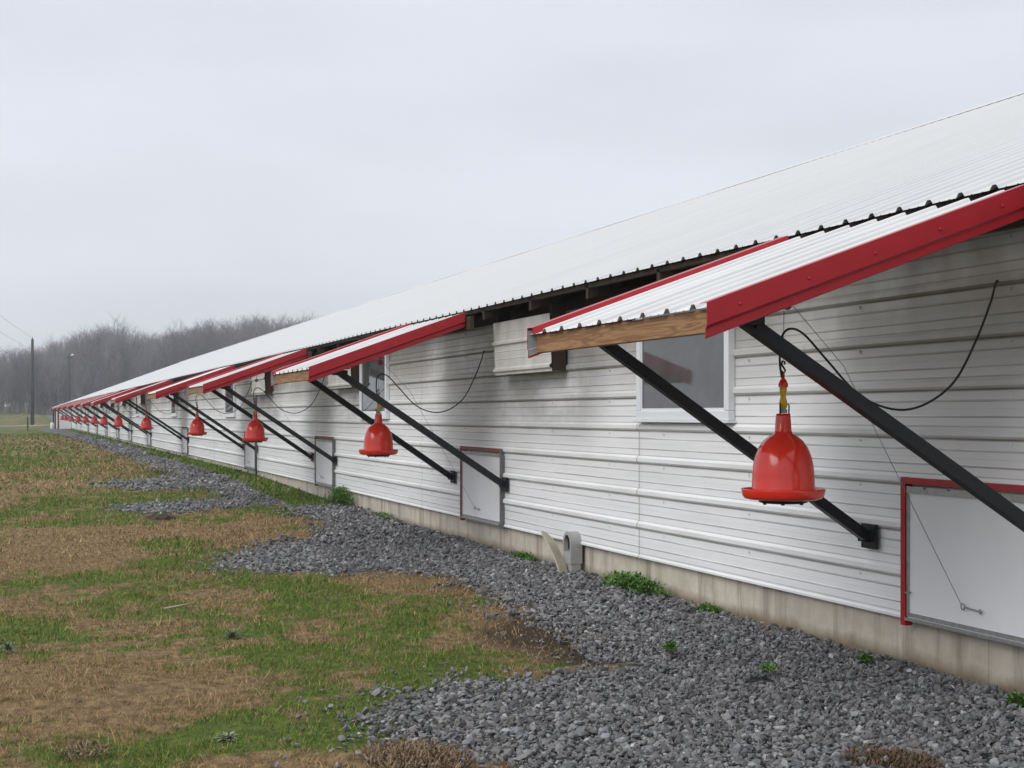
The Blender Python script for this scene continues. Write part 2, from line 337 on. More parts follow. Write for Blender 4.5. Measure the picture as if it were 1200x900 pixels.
GP = [(1.6, 122), (1.9, 95), (2.5, 70), (2.8, 45), (2.8, 33), (2.7, 27)] + [gp(*p) for p in [(190, 563), (133, 566), (128, 571), (150, 574), (225, 573), (262, 578), (262, 586), (200, 588), (152, 593), (150, 600), (185, 604),
      (250, 597), (320, 592), (352, 600), (382, 612), (398, 626), (345, 637), (268, 650), (258, 660), (280, 672), (380, 672), (470, 668), (530, 680), (572, 700), (625, 720), (665, 742), (705, 768),
      (742, 782), (700, 793), (600, 796), (520, 808), (455, 832), (432, 850), (452, 866), (540, 876), (590, 900), (560, 960), (500, 1060)]] + [(1.2, 1.5), (1.2, -8), (4.3, -8), (4.3, 122), (3.9, 122)]
def gravel_soft(X, Y):                     # 1 well inside the stone, falling raggedly at its edge
    s = 0
    for dx, dy in ((0, 0), (.16, .1), (-.16, -.12), (.08, -.3), (-.1, .32), (.3, .0), (-.3, .05)): s = s + gravel_mask(X + dx, Y + dy)
    return s / 7
def gravel_mask(X, Y):
    k = np.clip(np.asarray(Y) / 14, .35, 2.0)
    wx = (fbm(X * 1.6 + 40, Y * 1.6, 4) - .5) * .9 * k; wyy = (fbm(X * 1.6 - 70, Y * 1.6 + 13, 4) - .5) * .9 * k
    return inpoly(X + wx * .5 / (1 + np.clip((Y - 20) / 15, 0, 2)), Y + wyy, GP)
GREEN = [(195, 640, 34, 10, .8), (185, 662, 34, 6, 1.0), (100, 679, 62, 8, 1.1), (8, 636, 36, 7, .9), (95, 583, 70, 9, .6), (50, 596, 80, 5, .6), (120, 603, 60, 5, .3), (40, 532, 80, 8, .5), (20, 545, 60, 5, .5), (160, 550, 60, 4, .3),
    (60, 560, 50, 3, .4), (30, 508, 110, 5, .6), (130, 760, 150, 30, .8), (20, 740, 60, 16, .5), (250, 740, 60, 9, .3), (330, 770, 80, 14, .5), (310, 860, 120, 24, 1.), (200, 875, 120, 16, .8), (40, 860, 70, 26, .7), (340, 700, 40, 12, .45), (365, 715, 60, 10, .4), (490, 716, 55, 11, .7),
    (500, 790, 110, 26, 1.), (560, 810, 70, 12, .8), (430, 745, 80, 12, .55), (300, 600, 40, 5, .3), (620, 770, 60, 12, .35), (700, 780, 60, 6, .5), (340, 618, 40, 5, .3), (400, 830, 60, 22, .7), (215, 720, 70, 8, .3),
    (640, 636, 40, 6, .6), (755, 700, 50, 12, .5)]
BROWN = [(190, 812, 130, 26, .9), (60, 790, 80, 10, .4), (100, 655, 120, 12, .55), (60, 705, 110, 18, .7), (240, 700, 130, 18, .6), (330, 645, 60, 14, .5), (100, 620, 140, 14, .6), (50, 565, 100, 6, .5), (160, 530, 90, 10, .5), (230, 770, 60, 10, .3),
    (400, 783, 50, 20, 1.0), (350, 748, 60, 10, .6), (320, 893, 70, 12, .9), (500, 885, 50, 14, 1.0), (640, 745, 90, 26, .8), (560, 690, 80, 12, .8), (600, 720, 50, 10, .7), (690, 772, 60, 12, .5), (340, 615, 80, 10, .6), (280, 628, 70, 10, .5), (180, 885, 50, 8, .4), (40, 820, 60, 12, .5), (225, 582, 45, 5, .8)]
MUD = [(640, 745, 90, 24, 1.), (560, 690, 70, 10, .5), (690, 775, 50, 10, .6), (330, 652, 60, 8, .3), (400, 785, 36, 12, .25), (190, 607, 26, 5, .8)]
def ell(X, Y, LST):
    zc = X * SI + Y * CO; ok = zc > 2.5; zz = np.where(ok, zc, 2.5)
    x = 600 + F * (X * CO - Y * SI) / zz; y = VY + F * (H - terrain(X, Y)) / zz; s = 0
    for cx, cy, rx, ry, a in LST: s = s + a * np.exp(-(((x - cx) / rx) ** 2 + ((y - cy) / ry) ** 2) ** 1.3)
    return s * ok
def cover(X, Y):                          # green amount, mud amount
    k = np.clip(12 / np.maximum(Y, 4), .25, 1.5)
    n1 = fbm(X * .55 * 1, Y * .45, 4); n2 = fbm(X * 2.2 + 9, Y * 1.6, 4)
    g = .42 + ell(X, Y, GREEN) * .66 - ell(X, Y, BROWN) * .55 + (n1 - .5) * 1.5 + (n2 - .5) * 1.5 + .25 * sm(45, 110, Y)
    g = g + 1.2 * sm(3.4, 3.6, X + .25 * (n2 - .5)) * sm(17, 22, Y)
    m = ell(X, Y, MUD) * (.4 + 1.2 * n2)
    n3 = fbm(X * 9, Y * 7, 3); return sm(.22, .98, g + (n3 - .5) * 1.3), np.clip(m, 0, 1)
def axis(parts):
    r = []
    for a, b, n in parts: r += list(np.linspace(a, b, n, endpoint=False))
    return np.array(r + [parts[-1][1]])
gx = axis([(-420, -200, 6), (-200, -40, 20), (-40, -12, 28), (-12, 4.4, 205), (4.4, 40, 30), (40, 140, 25), (140, 420, 7)])
gy = axis([(-150, -10, 12), (-10, 3, 16), (3, 24, 260), (24, 60, 180), (60, 200, 140), (200, 420, 60), (420, 560, 8)])
XX, YY = np.meshgrid(gx, gy, indexing='ij'); ZZ = terrain(XX, YY)
inside = (XX > 4.25) & (YY < 118); ZZ = np.where(inside, -.1, ZZ)
GR = gravel_soft(XX, YY) * (1 - .9 * sm(3.4, 3.6, XX) * sm(17, 21, YY)); GG, MU = cover(XX, YY)
GR = np.where(XX > 4.15, 1, GR)
n0, n1_ = len(gx), len(gy); idx = np.arange(n0 * n1_).reshape(n0, n1_)
Q = np.stack([idx[:-1, :-1], idx[1:, :-1], idx[1:, 1:], idx[:-1, 1:]], -1).reshape(-1, 4)
def ground_mat():
    m = bpy.data.materials.new('lawn_and_gravel'); m.use_nodes = True; t = m.node_tree; n = t.nodes; l = t.links; p = n['Principled BSDF']; p.inputs['Roughness'].default_value = .95; p.inputs['Specular IOR Level'].default_value = .15
    a = n.new('ShaderNodeVertexColor'); a.layer_name = 'tint'; sp_ = n.new('ShaderNodeSeparateColor'); l.new(a.outputs[0], sp_.inputs[0])
    g = n.new('ShaderNodeNewGeometry')
    def noise(scale, d=6, st=(1, 1, 1)):
        mp_ = n.new('ShaderNodeMapping'); mp_.inputs['Scale'].default_value = st; l.new(g.outputs['Position'], mp_.inputs[0])
        q = n.new('ShaderNodeTexNoise'); q.inputs['Scale'].default_value = scale; q.inputs['Detail'].default_value = d; q.inputs['Roughness'].default_value = .7; l.new(mp_.outputs[0], q.inputs[0]); return q.outputs[0]
    def ramp(s, a_, b_, c=0, d=1):
        r = n.new('ShaderNodeMapRange'); r.inputs[1].default_value = a_; r.inputs[2].default_value = b_; r.inputs[3].default_value = c; r.inputs[4].default_value = d; l.new(s, r.inputs[0]); return r.outputs[0]
    def mixc(fac, a_, b_):
        k = n.new('ShaderNodeMix'); k.data_type = 'RGBA'; l.new(fac, k.inputs[0])
        for i, v in ((6, a_), (7, b_)):
            if isinstance(v, tuple): k.inputs[i].default_value = (*v, 1)
            else: l.new(v, k.inputs[i])
        return k.outputs[2]
    def add(a_, s, kf):
        mu = n.new('ShaderNodeMath'); mu.operation = 'MULTIPLY_ADD'; l.new(s, mu.inputs[0]); mu.inputs[1].default_value = kf; l.new(a_, mu.inputs[2]); return mu.outputs[0]
    fine = noise(14, 8, (1, .8, 1)); mid = noise(3.2, 5)
    br = mixc(ramp(fine, .35, .65), (.075, .048, .024), (.29, .20, .105))
    gr = mixc(ramp(fine, .35, .65), (.036, .060, .010), (.112, .155, .028))
    gf = ramp(add(add(sp_.outputs[0], fine, .5), mid, .6), .85, 1.25)
    c = mixc(gf, br, gr)
    c = mixc(ramp(add(sp_.outputs[2], fine, .5), .55, .95), c, (.05, .035, .024))
    v = n.new('ShaderNodeTexVoronoi'); v.inputs['Scale'].default_value = 24; l.new(g.outputs['Position'], v.inputs[0])
    sv = n.new('ShaderNodeSeparateColor'); l.new(v.outputs['Color'], sv.inputs[0])
    st = mixc(sv.outputs[0], (.075, .077, .085), (.27, .275, .29)); st = mixc(ramp(v.outputs['Distance'], .45, .75), st, (.03, .03, .032))
    c = mixc(ramp(add(sp_.outputs[1], fine, .6), .70, .9), c, st)
    l.new(c, p.inputs['Base Color'])
    b = n.new('ShaderNodeBump'); b.inputs['Strength'].default_value = .8; b.inputs['Distance'].default_value = .03; l.new(fine, b.inputs['Height']); l.new(b.outputs[0], p.inputs['Normal'])
    return m
M['ground'] = ground_mat()
gobj = npmesh('ground', np.stack([XX, YY, ZZ], -1), Q, M['ground'], np.stack([GG, GR, MU], -1).reshape(-1, 3), nv=4, smooth=True)
tag(gobj, 'patchy winter lawn of brown and green grass with gravel beside the poultry house', None, None, 'structure'); 

# pale lane beyond the end of the building
lane = MB(); lv = []
for i in range(41):
    x = -160 + i * 4.2; lv.append(x)
yl = lambda x: 156 - .05 * x + 2 * math.sin(x * .03)
vs = []; fs = []
for i, x in enumerate(lv):
    for k, dy in enumerate((-3, 0, 3)):
        y = yl(x) + dy; vs.append((x, y, float(terrain(x, y)) + .05))
for i in range(40):
    for k in range(2): a = i * 3 + k; fs.append((a, a + 3, a + 4, a + 1))
lane.add(vs, fs, True)
tag(lane.build('lane', mat('pale_gravel_lane', (.30, .29, .26), .9, var=.3, vscale=1.5)), 'pale gravel lane crossing beyond the end of the house', None, None, 'structure')

# ------------------------------------------------------------------ crushed stone
def ico():
    bm = bmesh.new(); bmesh.ops.create_icosphere(bm, subdivisions=1, radius=1); bm.verts.index_update()
    v = np.array([q.co[:] for q in bm.verts]); f = np.array([[q.index for q in p.verts] for p in bm.faces]); bm.free(); return v, f
IV, IF = ico()
def scatter_pts(n, x0, x1, y0, y1): return rng.uniform(x0, x1, n), rng.uniform(y0, y1, n)
PX, PY, PS = [], [], []
for (x0, x1, y0, y1, dens, size) in [(-.5, 4.14, 1.6, 8.5, 4300, .0102), (-2.5, 4.14, 8.5, 14, 2300, .0122), (-4, 4.14, 14, 24, 1100, .0155), (-5, 4.14, 24, 45, 380, .022), (1, 4.14, 45, 75, 90, .035)]:
    n = int((x1 - x0) * (y1 - y0) * dens); a, b = scatter_pts(n, x0, x1, y0, y1)
    if y0 < 8: k = (px(a, b)[1] < 940) ; a, b = a[k], b[k]
    gs = gravel_soft(a, b); k = (rng.random(len(a)) < sm(.12, .85, gs + (fbm(a * 5, b * 5, 3) - .5) * .9)) & (gs > .05)
    g_, _m = cover(a, b)
    thin = fbm(a * 3 + 5, b * 3, 3); k &= (thin > .24) & ~((a > 3.50 + .5 * (fbm(a * 2, b * .8, 3) - .5)) & (b > 19))
    a, b = a[k], b[k]; PX.append(a); PY.append(b); PS.append(size * np.exp(np.minimum(rng.normal(-.25, .42, len(a)), .55)))
# strays out on the grass beside the gravel
a, b = scatter_pts(26000, -3, 3.2, 4, 18); edge = np.zeros(len(a), bool)
for dx, dy in ((.3, 0), (.5, .5), (0, .4), (.2, -.5)): edge |= gravel_mask(a + dx, b + dy)
k = edge & ~gravel_mask(a, b) & (rng.random(len(a)) < .15); PX.append(a[k]); PY.append(b[k]); PS.append(np.full(k.sum(), .010))
PX = np.concatenate(PX); PY = np.concatenate(PY); PS = np.concatenate(PS); n = len(PX)
sc = PS[:, None] * np.stack([rng.uniform(.9, 1.6, n), rng.uniform(.7, 1.15, n), rng.uniform(.4, .8, n)], 1)
base = IV[None] * (1 + rng.normal(0, .22, (n, 12))[:, :, None]); V = base * sc[:, None, :]
R_ = rotm(rng.normal(0, 1, (n, 3)) * [.5, .5, 1], rng.uniform(0, 6.28, n)); V = np.einsum('nij,nkj->nki', R_, V)
pz = terrain(PX, PY) + 0 * PX + PS * rng.uniform(.1, 1.2, n) + .012 * fbm(PX * 2, PY * 2, 2) + .05 * sm(3.2, 4.1, PX) * sm(30, 10, PY)
V += np.stack([PX, PY, pz], 1)[:, None, :]
FF = (IF[None] + (np.arange(n) * 12)[:, None, None]).reshape(-1, 3)
gv = np.exp(rng.normal(math.log(.17), .40, n)).clip(.04, .6); wm = rng.normal(0, .03, n)
T = np.repeat(np.stack([gv * (.99 + wm), gv * .99, gv * (1.02 - wm)], 1), 12, 0)
tag(npmesh('gravel', V.reshape(-1, 3), FF, M['stone'], T), 'crushed blue-grey stone spread along the foot of the wall', 'gravel', None, 'stuff')
print('stones', n)

# ------------------------------------------------------------------ grass
def blades(name, specs, colf, label, want):
    VV, TT = [], []
    for (zc0, zc1, dens, ln, wd) in specs:
        A = .39 * (zc1 ** 2 - zc0 ** 2) * 1.0; n = int(A * dens)
        zc = np.sqrt(rng.uniform(zc0 ** 2, zc1 ** 2, n)); xc = zc * rng.uniform(-.40, .36, n)
        X = xc * CO + zc * SI; Y = zc * CO - xc * SI
        # smaller clumps: pull points towards jittered centres
        cl = fbm(X * 7, Y * 7, 2)
        g_, m_ = cover(X, Y); grv = gravel_soft(X, Y) + (fbm(X * 5, Y * 5, 3) - .5) * .9 > .6
        k = want(g_, m_, grv, X, Y, cl, rng.random(n)) & (X < 4.12)
        X, Y, cl, g_ = X[k], Y[k], cl[k], g_[k]; n = len(X)
        big = fbm(X * 2.3 + 31, Y * 2.3, 3); l_ = ln * np.exp(rng.normal(0, .42, n)) * (.4 + .9 * cl) * (.35 + 1.3 * big); w_ = wd * rng.uniform(.6, 1.4, n)
        az = rng.uniform(0, 6.283, n); tilt = colf[1](n); d = np.stack([np.cos(az), np.sin(az), 0 * az], 1); s = np.stack([-np.sin(az), np.cos(az), 0 * az], 1)
        az2 = rng.uniform(0, 6.283, n); s = np.stack([np.cos(az2), np.sin(az2), 0 * az], 1)
        up = np.array([0, 0, 1.])
        b0 = np.stack([X, Y, terrain(X, Y) - .004], 1)
        mid_ = b0 + (d * np.sin(tilt * .6)[:, None] + up * np.cos(tilt * .6)[:, None]) * (l_ * .55)[:, None]
        tip = mid_ + (d * np.sin(tilt)[:, None] + up * np.cos(tilt)[:, None]) * (l_ * .5)[:, None]
        P5 = np.stack([b0 - s * w_[:, None] / 2, b0 + s * w_[:, None] / 2, mid_ + s * w_[:, None] * .4, mid_ - s * w_[:, None] * .4, tip], 1)
        VV.append(P5.reshape(-1, 3)); TT.append(np.repeat(colf[0](n, cl, g_), 5, 0))
    V = np.concatenate(VV); T = np.concatenate(TT); n = len(V) // 5
    f = np.array([[0, 1, 2], [0, 2, 3], [3, 2, 4]]); FF = (f[None] + (np.arange(n) * 5)[:, None, None]).reshape(-1, 3)
    print(name, n)
    return tag(npmesh(name, V, FF, M['grass'], T), label, 'grass', None, 'stuff')
def gcol(n, cl, g):
    u = rng.random(n)[:, None]; a = np.array([.044, .084, .008]); b = np.array([.170, .265, .036]); c = a + (b - a) * u
    y = (rng.random(n) < .14)[:, None]; c = np.where(y, np.array([.26, .22, .09]), c); return c * (.75 + .5 * cl[:, None])
def bcol(n, cl, g):
    u = rng.random(n)[:, None]; a = np.array([.14, .088, .040]); b = np.array([.49, .34, .175]); return (a + (b - a) * u ** 1.3) * (.8 + .4 * cl[:, None])
spG = [(4.6, 8, 8000, .021, .0032), (8, 13, 4000, .024, .0045), (13, 22, 1100, .030, .009), (22, 42, 230, .05, .02), (42, 90, 38, .06, .05)]
blades('grass', spG, (gcol, lambda n: rng.uniform(.1, 1.25, n)), 'short green grass growing in patches across the lawn',
       lambda g, m, gr, X, Y, cl, u: (u < np.clip(g * 1.1 - m * .6, .03, 1)) & (~gr | ((X > 3.45) & (Y > 18) & (g > .35)) | (u < .004)) & ((cl > .3) | (u < .3)))
spB = [(4.6, 8, 6500, .027, .0025), (8, 13, 3200, .031, .0036), (13, 22, 800, .040, .007), (22, 42, 150, .06, .016), (42, 90, 22, .07, .045)]
blades('dead_grass', spB, (bcol, lambda n: rng.uniform(.7, 1.55, n)), 'dry brown grass lying matted between the green patches',
       lambda g, m, gr, X, Y, cl, u: (u < np.clip(1.05 - g * .8 - m * .75, .05, 1)) & (~gr | (u < .012)))

# ------------------------------------------------------------------ weeds, debris
def weed(name, x, y, r, hgt, n, label, group=None, dark=1.):
    X0, Y0 = gp(x, y); o_z = float(terrain(X0, Y0)) + (.055 if X0 > 3 else .03); V, Fc, T = [], [], []
    for i in range(n):
        a = rnd.uniform(0, 6.28); q = r * math.sqrt(rnd.random()) * (.55 + .45 * math.sin(a * 3 + x) ** 2); bx, by = X0 + q * math.cos(a) * .55, Y0 + q * math.sin(a) * 1.25
        if bx > 4.11: bx = 4.11 - rnd.random() * .1
        hz = hgt * (1 - (q / r) ** 2 * .6) * rnd.uniform(.2, 1)
        az = rnd.uniform(0, 6.28); ln = rnd.uniform(.018, .042); wd = ln * rnd.uniform(.3, .55); el = rnd.uniform(-.2, .9)
        d = Vector((math.cos(az) * math.cos(el), math.sin(az) * math.cos(el), math.sin(el))); s = Vector((-math.sin(az), math.cos(az), rnd.uniform(-.3, .3)))
        p = Vector((bx, by, o_z + hz)); k = len(V)
        V += [p, p + d * ln * .5 + s * wd / 2, p + d * ln, p + d * ln * .5 - s * wd / 2]; Fc += [(k, k + 1, k + 2), (k, k + 2, k + 3)]
        c = rnd.uniform(.5, 1.2) * dark; t = (.10 * c, .24 * c, .034 * c) if rnd.random() > .1 else (.12, .15, .05); T += [t] * 4
        if i % 4 == 0:
            k = len(V); V += [Vector((bx - .002, by, o_z - .01)), Vector((bx + .002, by, o_z - .01)), p]; Fc.append((k, k + 1, k + 2)); T += [(.06, .10, .03)] * 3
    V = np.array([v[:] for v in V]); org = np.array([X0, Y0, o_z])
    o = npmesh(name, V - org, np.array(Fc), M['leaf'], np.array(T)); o.location = org; return tag(o, label, 'weed', group)
WG = 'weeds growing through the gravel'
weed('weed', 757, 702, .46, .12, 2600, 'broad bright green weed patch against the concrete right of the grey housing', WG)
weed('weed', 845, 728, .12, .05, 350, 'small green weed tuft on the gravel right of the broad weed patch', WG)
weed('weed', 628, 664, .22, .06, 600, 'green weeds at the foot of the beige leaning lid', WG)
weed('weed', 408, 594, .55, .22, 2600, 'tall leafy green weed clump at the wall behind the second bell drinker', WG)
weed('weed', 470, 612, .35, .05, 450, 'low green weeds along the wall under the second red-topped hatch', WG)
weed('weed', 1014, 791, .05, .05, 130, 'tiny green sprig in the gravel below the nearest bell drinker', WG)
weed('weed', 1196, 845, .07, .06, 220, 'green weed cut by the right edge of the photo at the wall foot', WG)
weed('weed', 785, 775, .06, .04, 120, 'little green sprig alone in the middle of the gravel', WG)
weed('weed', 900, 800, .05, .03, 80, 'thin green sprig in gravel between broad weed patch and right edge', WG)
for (x, y, s_) in ():
    pass
def tuft(x, y, r, hgt, n, label, col=(.20, .14, .085)):
    X0, Y0 = gp(x, y); V, Fc, T = [], [], []
    for i in range(n):
        a = rnd.uniform(0, 6.28); q = r * math.sqrt(rnd.random()); b = Vector((X0 + q * math.cos(a) * .8, Y0 + q * math.sin(a), .01 + hgt * .55 * rnd.random() * (1 - q / r)))
        az = rnd.uniform(0, 6.28); ln = hgt * rnd.uniform(.5, 1.3); tl = rnd.uniform(.5, 1.5); d = Vector((math.cos(az) * math.sin(tl), math.sin(az) * math.sin(tl), math.cos(tl)))
        s = Vector((-math.sin(az), math.cos(az), 0)) * .0022; k = len(V); m_ = b + d * ln * .6; t_ = b + d * ln + Vector((0, 0, -.2 * ln))
        V += [b - s, b + s, m_ + s, m_ - s, t_]; Fc += [(k, k + 1, k + 2), (k, k + 2, k + 3), (k + 3, k + 2, k + 4)]; c = rnd.uniform(.4, 1.4); T += [tuple(c * q_ for q_ in col)] * 5
    V = np.array([v[:] for v in V]); org = np.array([X0, Y0, 0]); o = npmesh('dry_tuft', V - org, np.array(Fc), M['grass'], np.array(T)); o.location = org
    return tag(o, label, 'grass tuft', 'dry grass tufts')
tuft(1045, 897, .19, .05, 3000, 'dark brown dead grass tuft on the gravel at the bottom right', (.13, .085, .05))
tuft(490, 892, .24, .05, 3600, 'pale brown bristly grass tuft at the left edge of the near gravel')
tuft(95, 886, .12, .03, 400, 'small pale dry tuft near the bottom left of the lawn')
def lump(name, x, y, r, hgt, m, label, cat, seed, zoff=0):
    X0, Y0 = gp(x, y); b = MB(); bm = bmesh.new(); bmesh.ops.create_icosphere(bm, subdivisions=3, radius=1); rr = random.Random(seed)
    ph = [rr.uniform(0, 6) for _ in range(6)]
    for v in bm.verts:
        c = v.co; k = 1 + .22 * math.sin(4 * c.x + ph[0]) * math.sin(3 * c.y + ph[1]) + .18 * math.sin(9 * c.x + ph[2] + 5 * c.z) + rr.uniform(-.09, .09)
        v.co = Vector((X0 + c.x * r * k, Y0 + c.y * r * .8 * k, zoff + max(-.3, c.z) * hgt * k))
    bm.verts.index_update(); b.add([v.co[:] for v in bm.verts], [[v.index for v in f.verts] for f in bm.faces]); bm.free()
    return tag(b.build(name, m, None, (X0, Y0, 0)), label, cat)
lump('earth_clod', 190, 608, .17, .10, M['clod'], 'dark brown clod of earth on the brown lawn left of the gravel fingers', 'clod', 3)
# weed rosettes, paler than the grass
def rosette(x, y, label, r=.09, col=(.14, .20, .12)):
    X0, Y0 = gp(x, y); V, Fc, T = [], [], []
    for i in range(60):
        az = rnd.uniform(0, 6.28); ln = r * rnd.uniform(.5, 1.1); el = rnd.uniform(.15, 1.2); d = Vector((math.cos(az) * math.cos(el), math.sin(az) * math.cos(el), math.sin(el))); s = Vector((-math.sin(az), math.cos(az), 0)) * .006
        b = Vector((X0, Y0, .0)); k = len(V); V += [b - s * .4, b + s * .4, b + d * ln * .6 + s, b + d * ln * .6 - s, b + d * ln + Vector((0, 0, -.01))]
        Fc += [(k, k + 1, k + 2), (k, k + 2, k + 3), (k + 3, k + 2, k + 4)]; c = rnd.uniform(.6, 1.2); T += [tuple(c * q for q in col)] * 5
    V = np.array([v[:] for v in V]); org = np.array([X0, Y0, 0]); o = npmesh('pale_weed', V - org, np.array(Fc), M['leaf'], np.array(T)); o.location = org
    return tag(o, label, 'weed', 'pale weeds on the lawn')
rosette(272, 748, 'grey-green rosette of leaves right of the pale stick on the lawn')
rosette(82, 563, 'small grey-green weed far back on the brown lawn, above the green streaks', .16)
rosette(10, 766, 'pale weed at the left edge of the near green patch', .07)
rosette(265, 868, 'whitish low weed in the green grass near the bottom', .06, (.22, .27, .18))
X0, Y0 = gp(210, 718); st = MB(); st.tube([(X0 - .10, Y0 - .03, .025), (X0 - .02, Y0 + .0, .03), (X0 + .10, Y0 + .035, .045)], [.006, .008, .005], 7)
tag(st.build('stick', M['stick'], None, (X0, Y0, 0)), 'pale bare stick lying on the lawn', 'stick')
X0, Y0 = gp(553, 653); b = MB(); b.prism([(X0 - .05, Y0 - .03), (X0 + .01, Y0 - .05), (X0 + .06, Y0 - .01), (X0 + .03, Y0 + .05), (X0 - .03, Y0 + .06)], 'z', .045, .051)
b.prism([(X0 + .0, Y0 + .08), (X0 + .05, Y0 + .04), (X0 + .07, Y0 + .12)], 'z', .04, .046)
tag(b.build('plastic_scrap', M['redbit'], None, (X0, Y0, 0)), 'small scrap of red plastic lying on the gravel', 'scrap')

# ------------------------------------------------------------------ the poultry house
WX = 4.143; ZB = .28; Y0B, Y1B = -9.0, 119.2
house = empty('poultry_house', (WX, 55, 0), 'long white metal poultry house with red-trimmed awnings, roof of ribbed white sheet', 'poultry house')
def rib_profile(n_, sp_=.2286, hh=.019, minor=.003, start=0., pre=0, post=0):   # list of (t, h)
    p = []
    for i in range(n_):
        a = start + i * sp_
        if i == 0 and pre: p.append((a - pre, 0))
        p += [(a - .030, 0), (a - .012, hh), (a + .012, hh), (a + .030, 0)]
        if i < n_ - 1 or post:
            for q in (.078, .150): p += [(a + q - .006, 0), (a + q - .002, minor), (a + q + .002, minor), (a + q + .006, 0)] if (i < n_ - 1 or post > q) else []
    if post: p.append((start + (n_ - 1) * sp_ + post, 0))
    return p
# siding: sheets 5.83 m long, ribs level, each lapped 6 mm proud of the last
seams = [Y0B] + [9.5 + 5.83 * k for k in range(-2, 19)] + [Y1B]
prof = [(0, .004), (.003, 0.0)] + [(t, h) for t, h in rib_profile(8, start=.2286, pre=.20, post=.055)]
ZT = 1.28 + .823
prof = [(0, .010), (.012, .010), (.022, 0)] + [q for q in rib_profile(8, hh=.019, start=.2286, minor=.0020) if q[0] > .03] 
prof = [q for q in prof if q[0] + ZB < ZT] + [(ZT - ZB, .0)]
# minor ribs of the first bay
prof = prof[:3] + [(.072, 0), (.076, .0020), (.080, .0020), (.084, 0), (.144, 0), (.148, .0020), (.152, .0020), (.156, 0)] + prof[3:]
for i in range(len(seams) - 1):
    a, c_ = seams[i], seams[i + 1]; b = MB(); off = .0022 * (i % 2); ov = .03 if i else 0
    vs = []; fs = []; ny = 12
    ys = np.linspace(a - ov, c_, ny); ph = rnd.uniform(0, 6)
    for j, y in enumerate(ys):
        for t, h in prof:
            wav = .0016 * math.sin(y * 1.7 + ph) * math.sin(t * 3 + ph)
            vs.append((WX - h - off + wav, y, ZB + t))
    m_ = len(prof)
    for j in range(ny - 1):
        for k in range(m_ - 1): q = j * m_ + k; fs.append((q, q + 1, q + m_ + 1, q + m_))
    b.add(vs, fs)
    if a < 30:                            # screws, in each sheet's own mesh
        for zz in range(8):
            y = a + .55
            while y < c_:
                cx, cz = WX - .003 - off, ZB + .2286 * zz + .2286 * .80 + .0
                b.lathe([(.0001, .0), (.006, 0), (.006, .0)], (cx - .004, y, cz), 6)
                b.box(cx - .008, cx, y - .0055, y + .0055, cz - .0055, cz + .0055)
                y += 1.22
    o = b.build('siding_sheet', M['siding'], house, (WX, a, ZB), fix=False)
fnd = MB(); y = Y0B
fnd.box(WX + .03, WX + .25, Y0B, Y1B, -.4, ZB + .02)
for j in range(60):                       # form-joint ridges in the pour
    yy = Y0B + 2.44 * j
    if yy < Y1B: fnd.box(WX + .0275, WX + .035, yy, yy + .03, -.1, ZB - .004)
fnd.build('foundation', M['conc'], house)
# roof
EX, EZ, PT, RX = 3.80, 1.28 + .925, .372, 13.2
RZ = EZ + PT * (RX - EX)
def roof_slope(y0, y1, ex, ez, rx, rz, flip=1):
    b = MB(); nr = int((y1 - y0) / .2286); pr = rib_profile(nr, start=y0 + .1, pre=.1, post=.1); vs = []; nx = 5
    for (t, h) in pr:
        for k in range(nx):
            u = k / (nx - 1); vs.append((ex + (rx - ex) * u, t, ez + (rz - ez) * u + h * 1.05 + .003 * math.sin(t * .9 + k * 2)))
    fs = []
    for i in range(len(pr) - 1):
        for k in range(nx - 1): q = i * nx + k; fs.append((q, q + nx, q + nx + 1, q + 1))
    b.add(vs, fs); return b
o = roof_slope(Y0B - .4, Y1B + .3, EX, EZ, RX, RZ).build('roof_sheet', M['roof'], house, (EX, 0, EZ), fix=False)
sol = o.modifiers.new('thick', 'SOLIDIFY'); sol.thickness = .0015; sol.offset = -1
o = roof_slope(Y0B - .4, Y1B + 8, 2 * RX - EX, EZ, RX, RZ).build('roof_sheet', M['roof'], house, (EX, 0, EZ), fix=False)
o = roof_slope(Y1B + .3, Y1B + 8, 2.85, EZ - PT * (EX - 2.85), RX, RZ).build('roof_sheet', M['roof'], house, (EX, Y1B, EZ), fix=False)
cap = MB(); 
cap.prism([(RX - .17, RZ - .17 * PT + .028), (RX, RZ + .045), (RX + .17, RZ - .17 * PT + .028), (RX + .17, RZ - .17 * PT + .024), (RX, RZ + .04), (RX - .17, RZ - .17 * PT + .024)], 'y', Y0B - .4, Y1B + 8)
cap.build('ridge_cap', M['roof'], house)
b = MB(); xx = RX - .16; zz = RZ - .16 * PT; b.prism([(xx - .012, zz - .01), (xx, zz - .01), (xx, zz + .0225), (xx - .012, zz + .019)], 'y', Y0B - .35, Y1B + 7.9); b.build('ridge_gap_shade', M['black'], house)  # black strip stands in for the shadow gap under the ridge cap
BX = 2 * RX - WX
bw = MB(); bw.box(BX - .05, BX, Y0B, Y1B + 7.8, 0, EZ + .08)
bw.prism([(WX + .03, ZB), (BX - .06, ZB), (BX - .06, EZ + .05), (RX, RZ - .03), (WX + .03, EZ + .09)], 'y', Y0B, Y0B + .1)
bw.prism([(WX + .03, ZB), (BX - .06, ZB), (BX - .06, EZ + .05), (RX, RZ - .03), (WX + .03, EZ + .09)], 'y', Y1B + 7.6, Y1B + 7.7)
bw.build('wall', M['siding'], house)
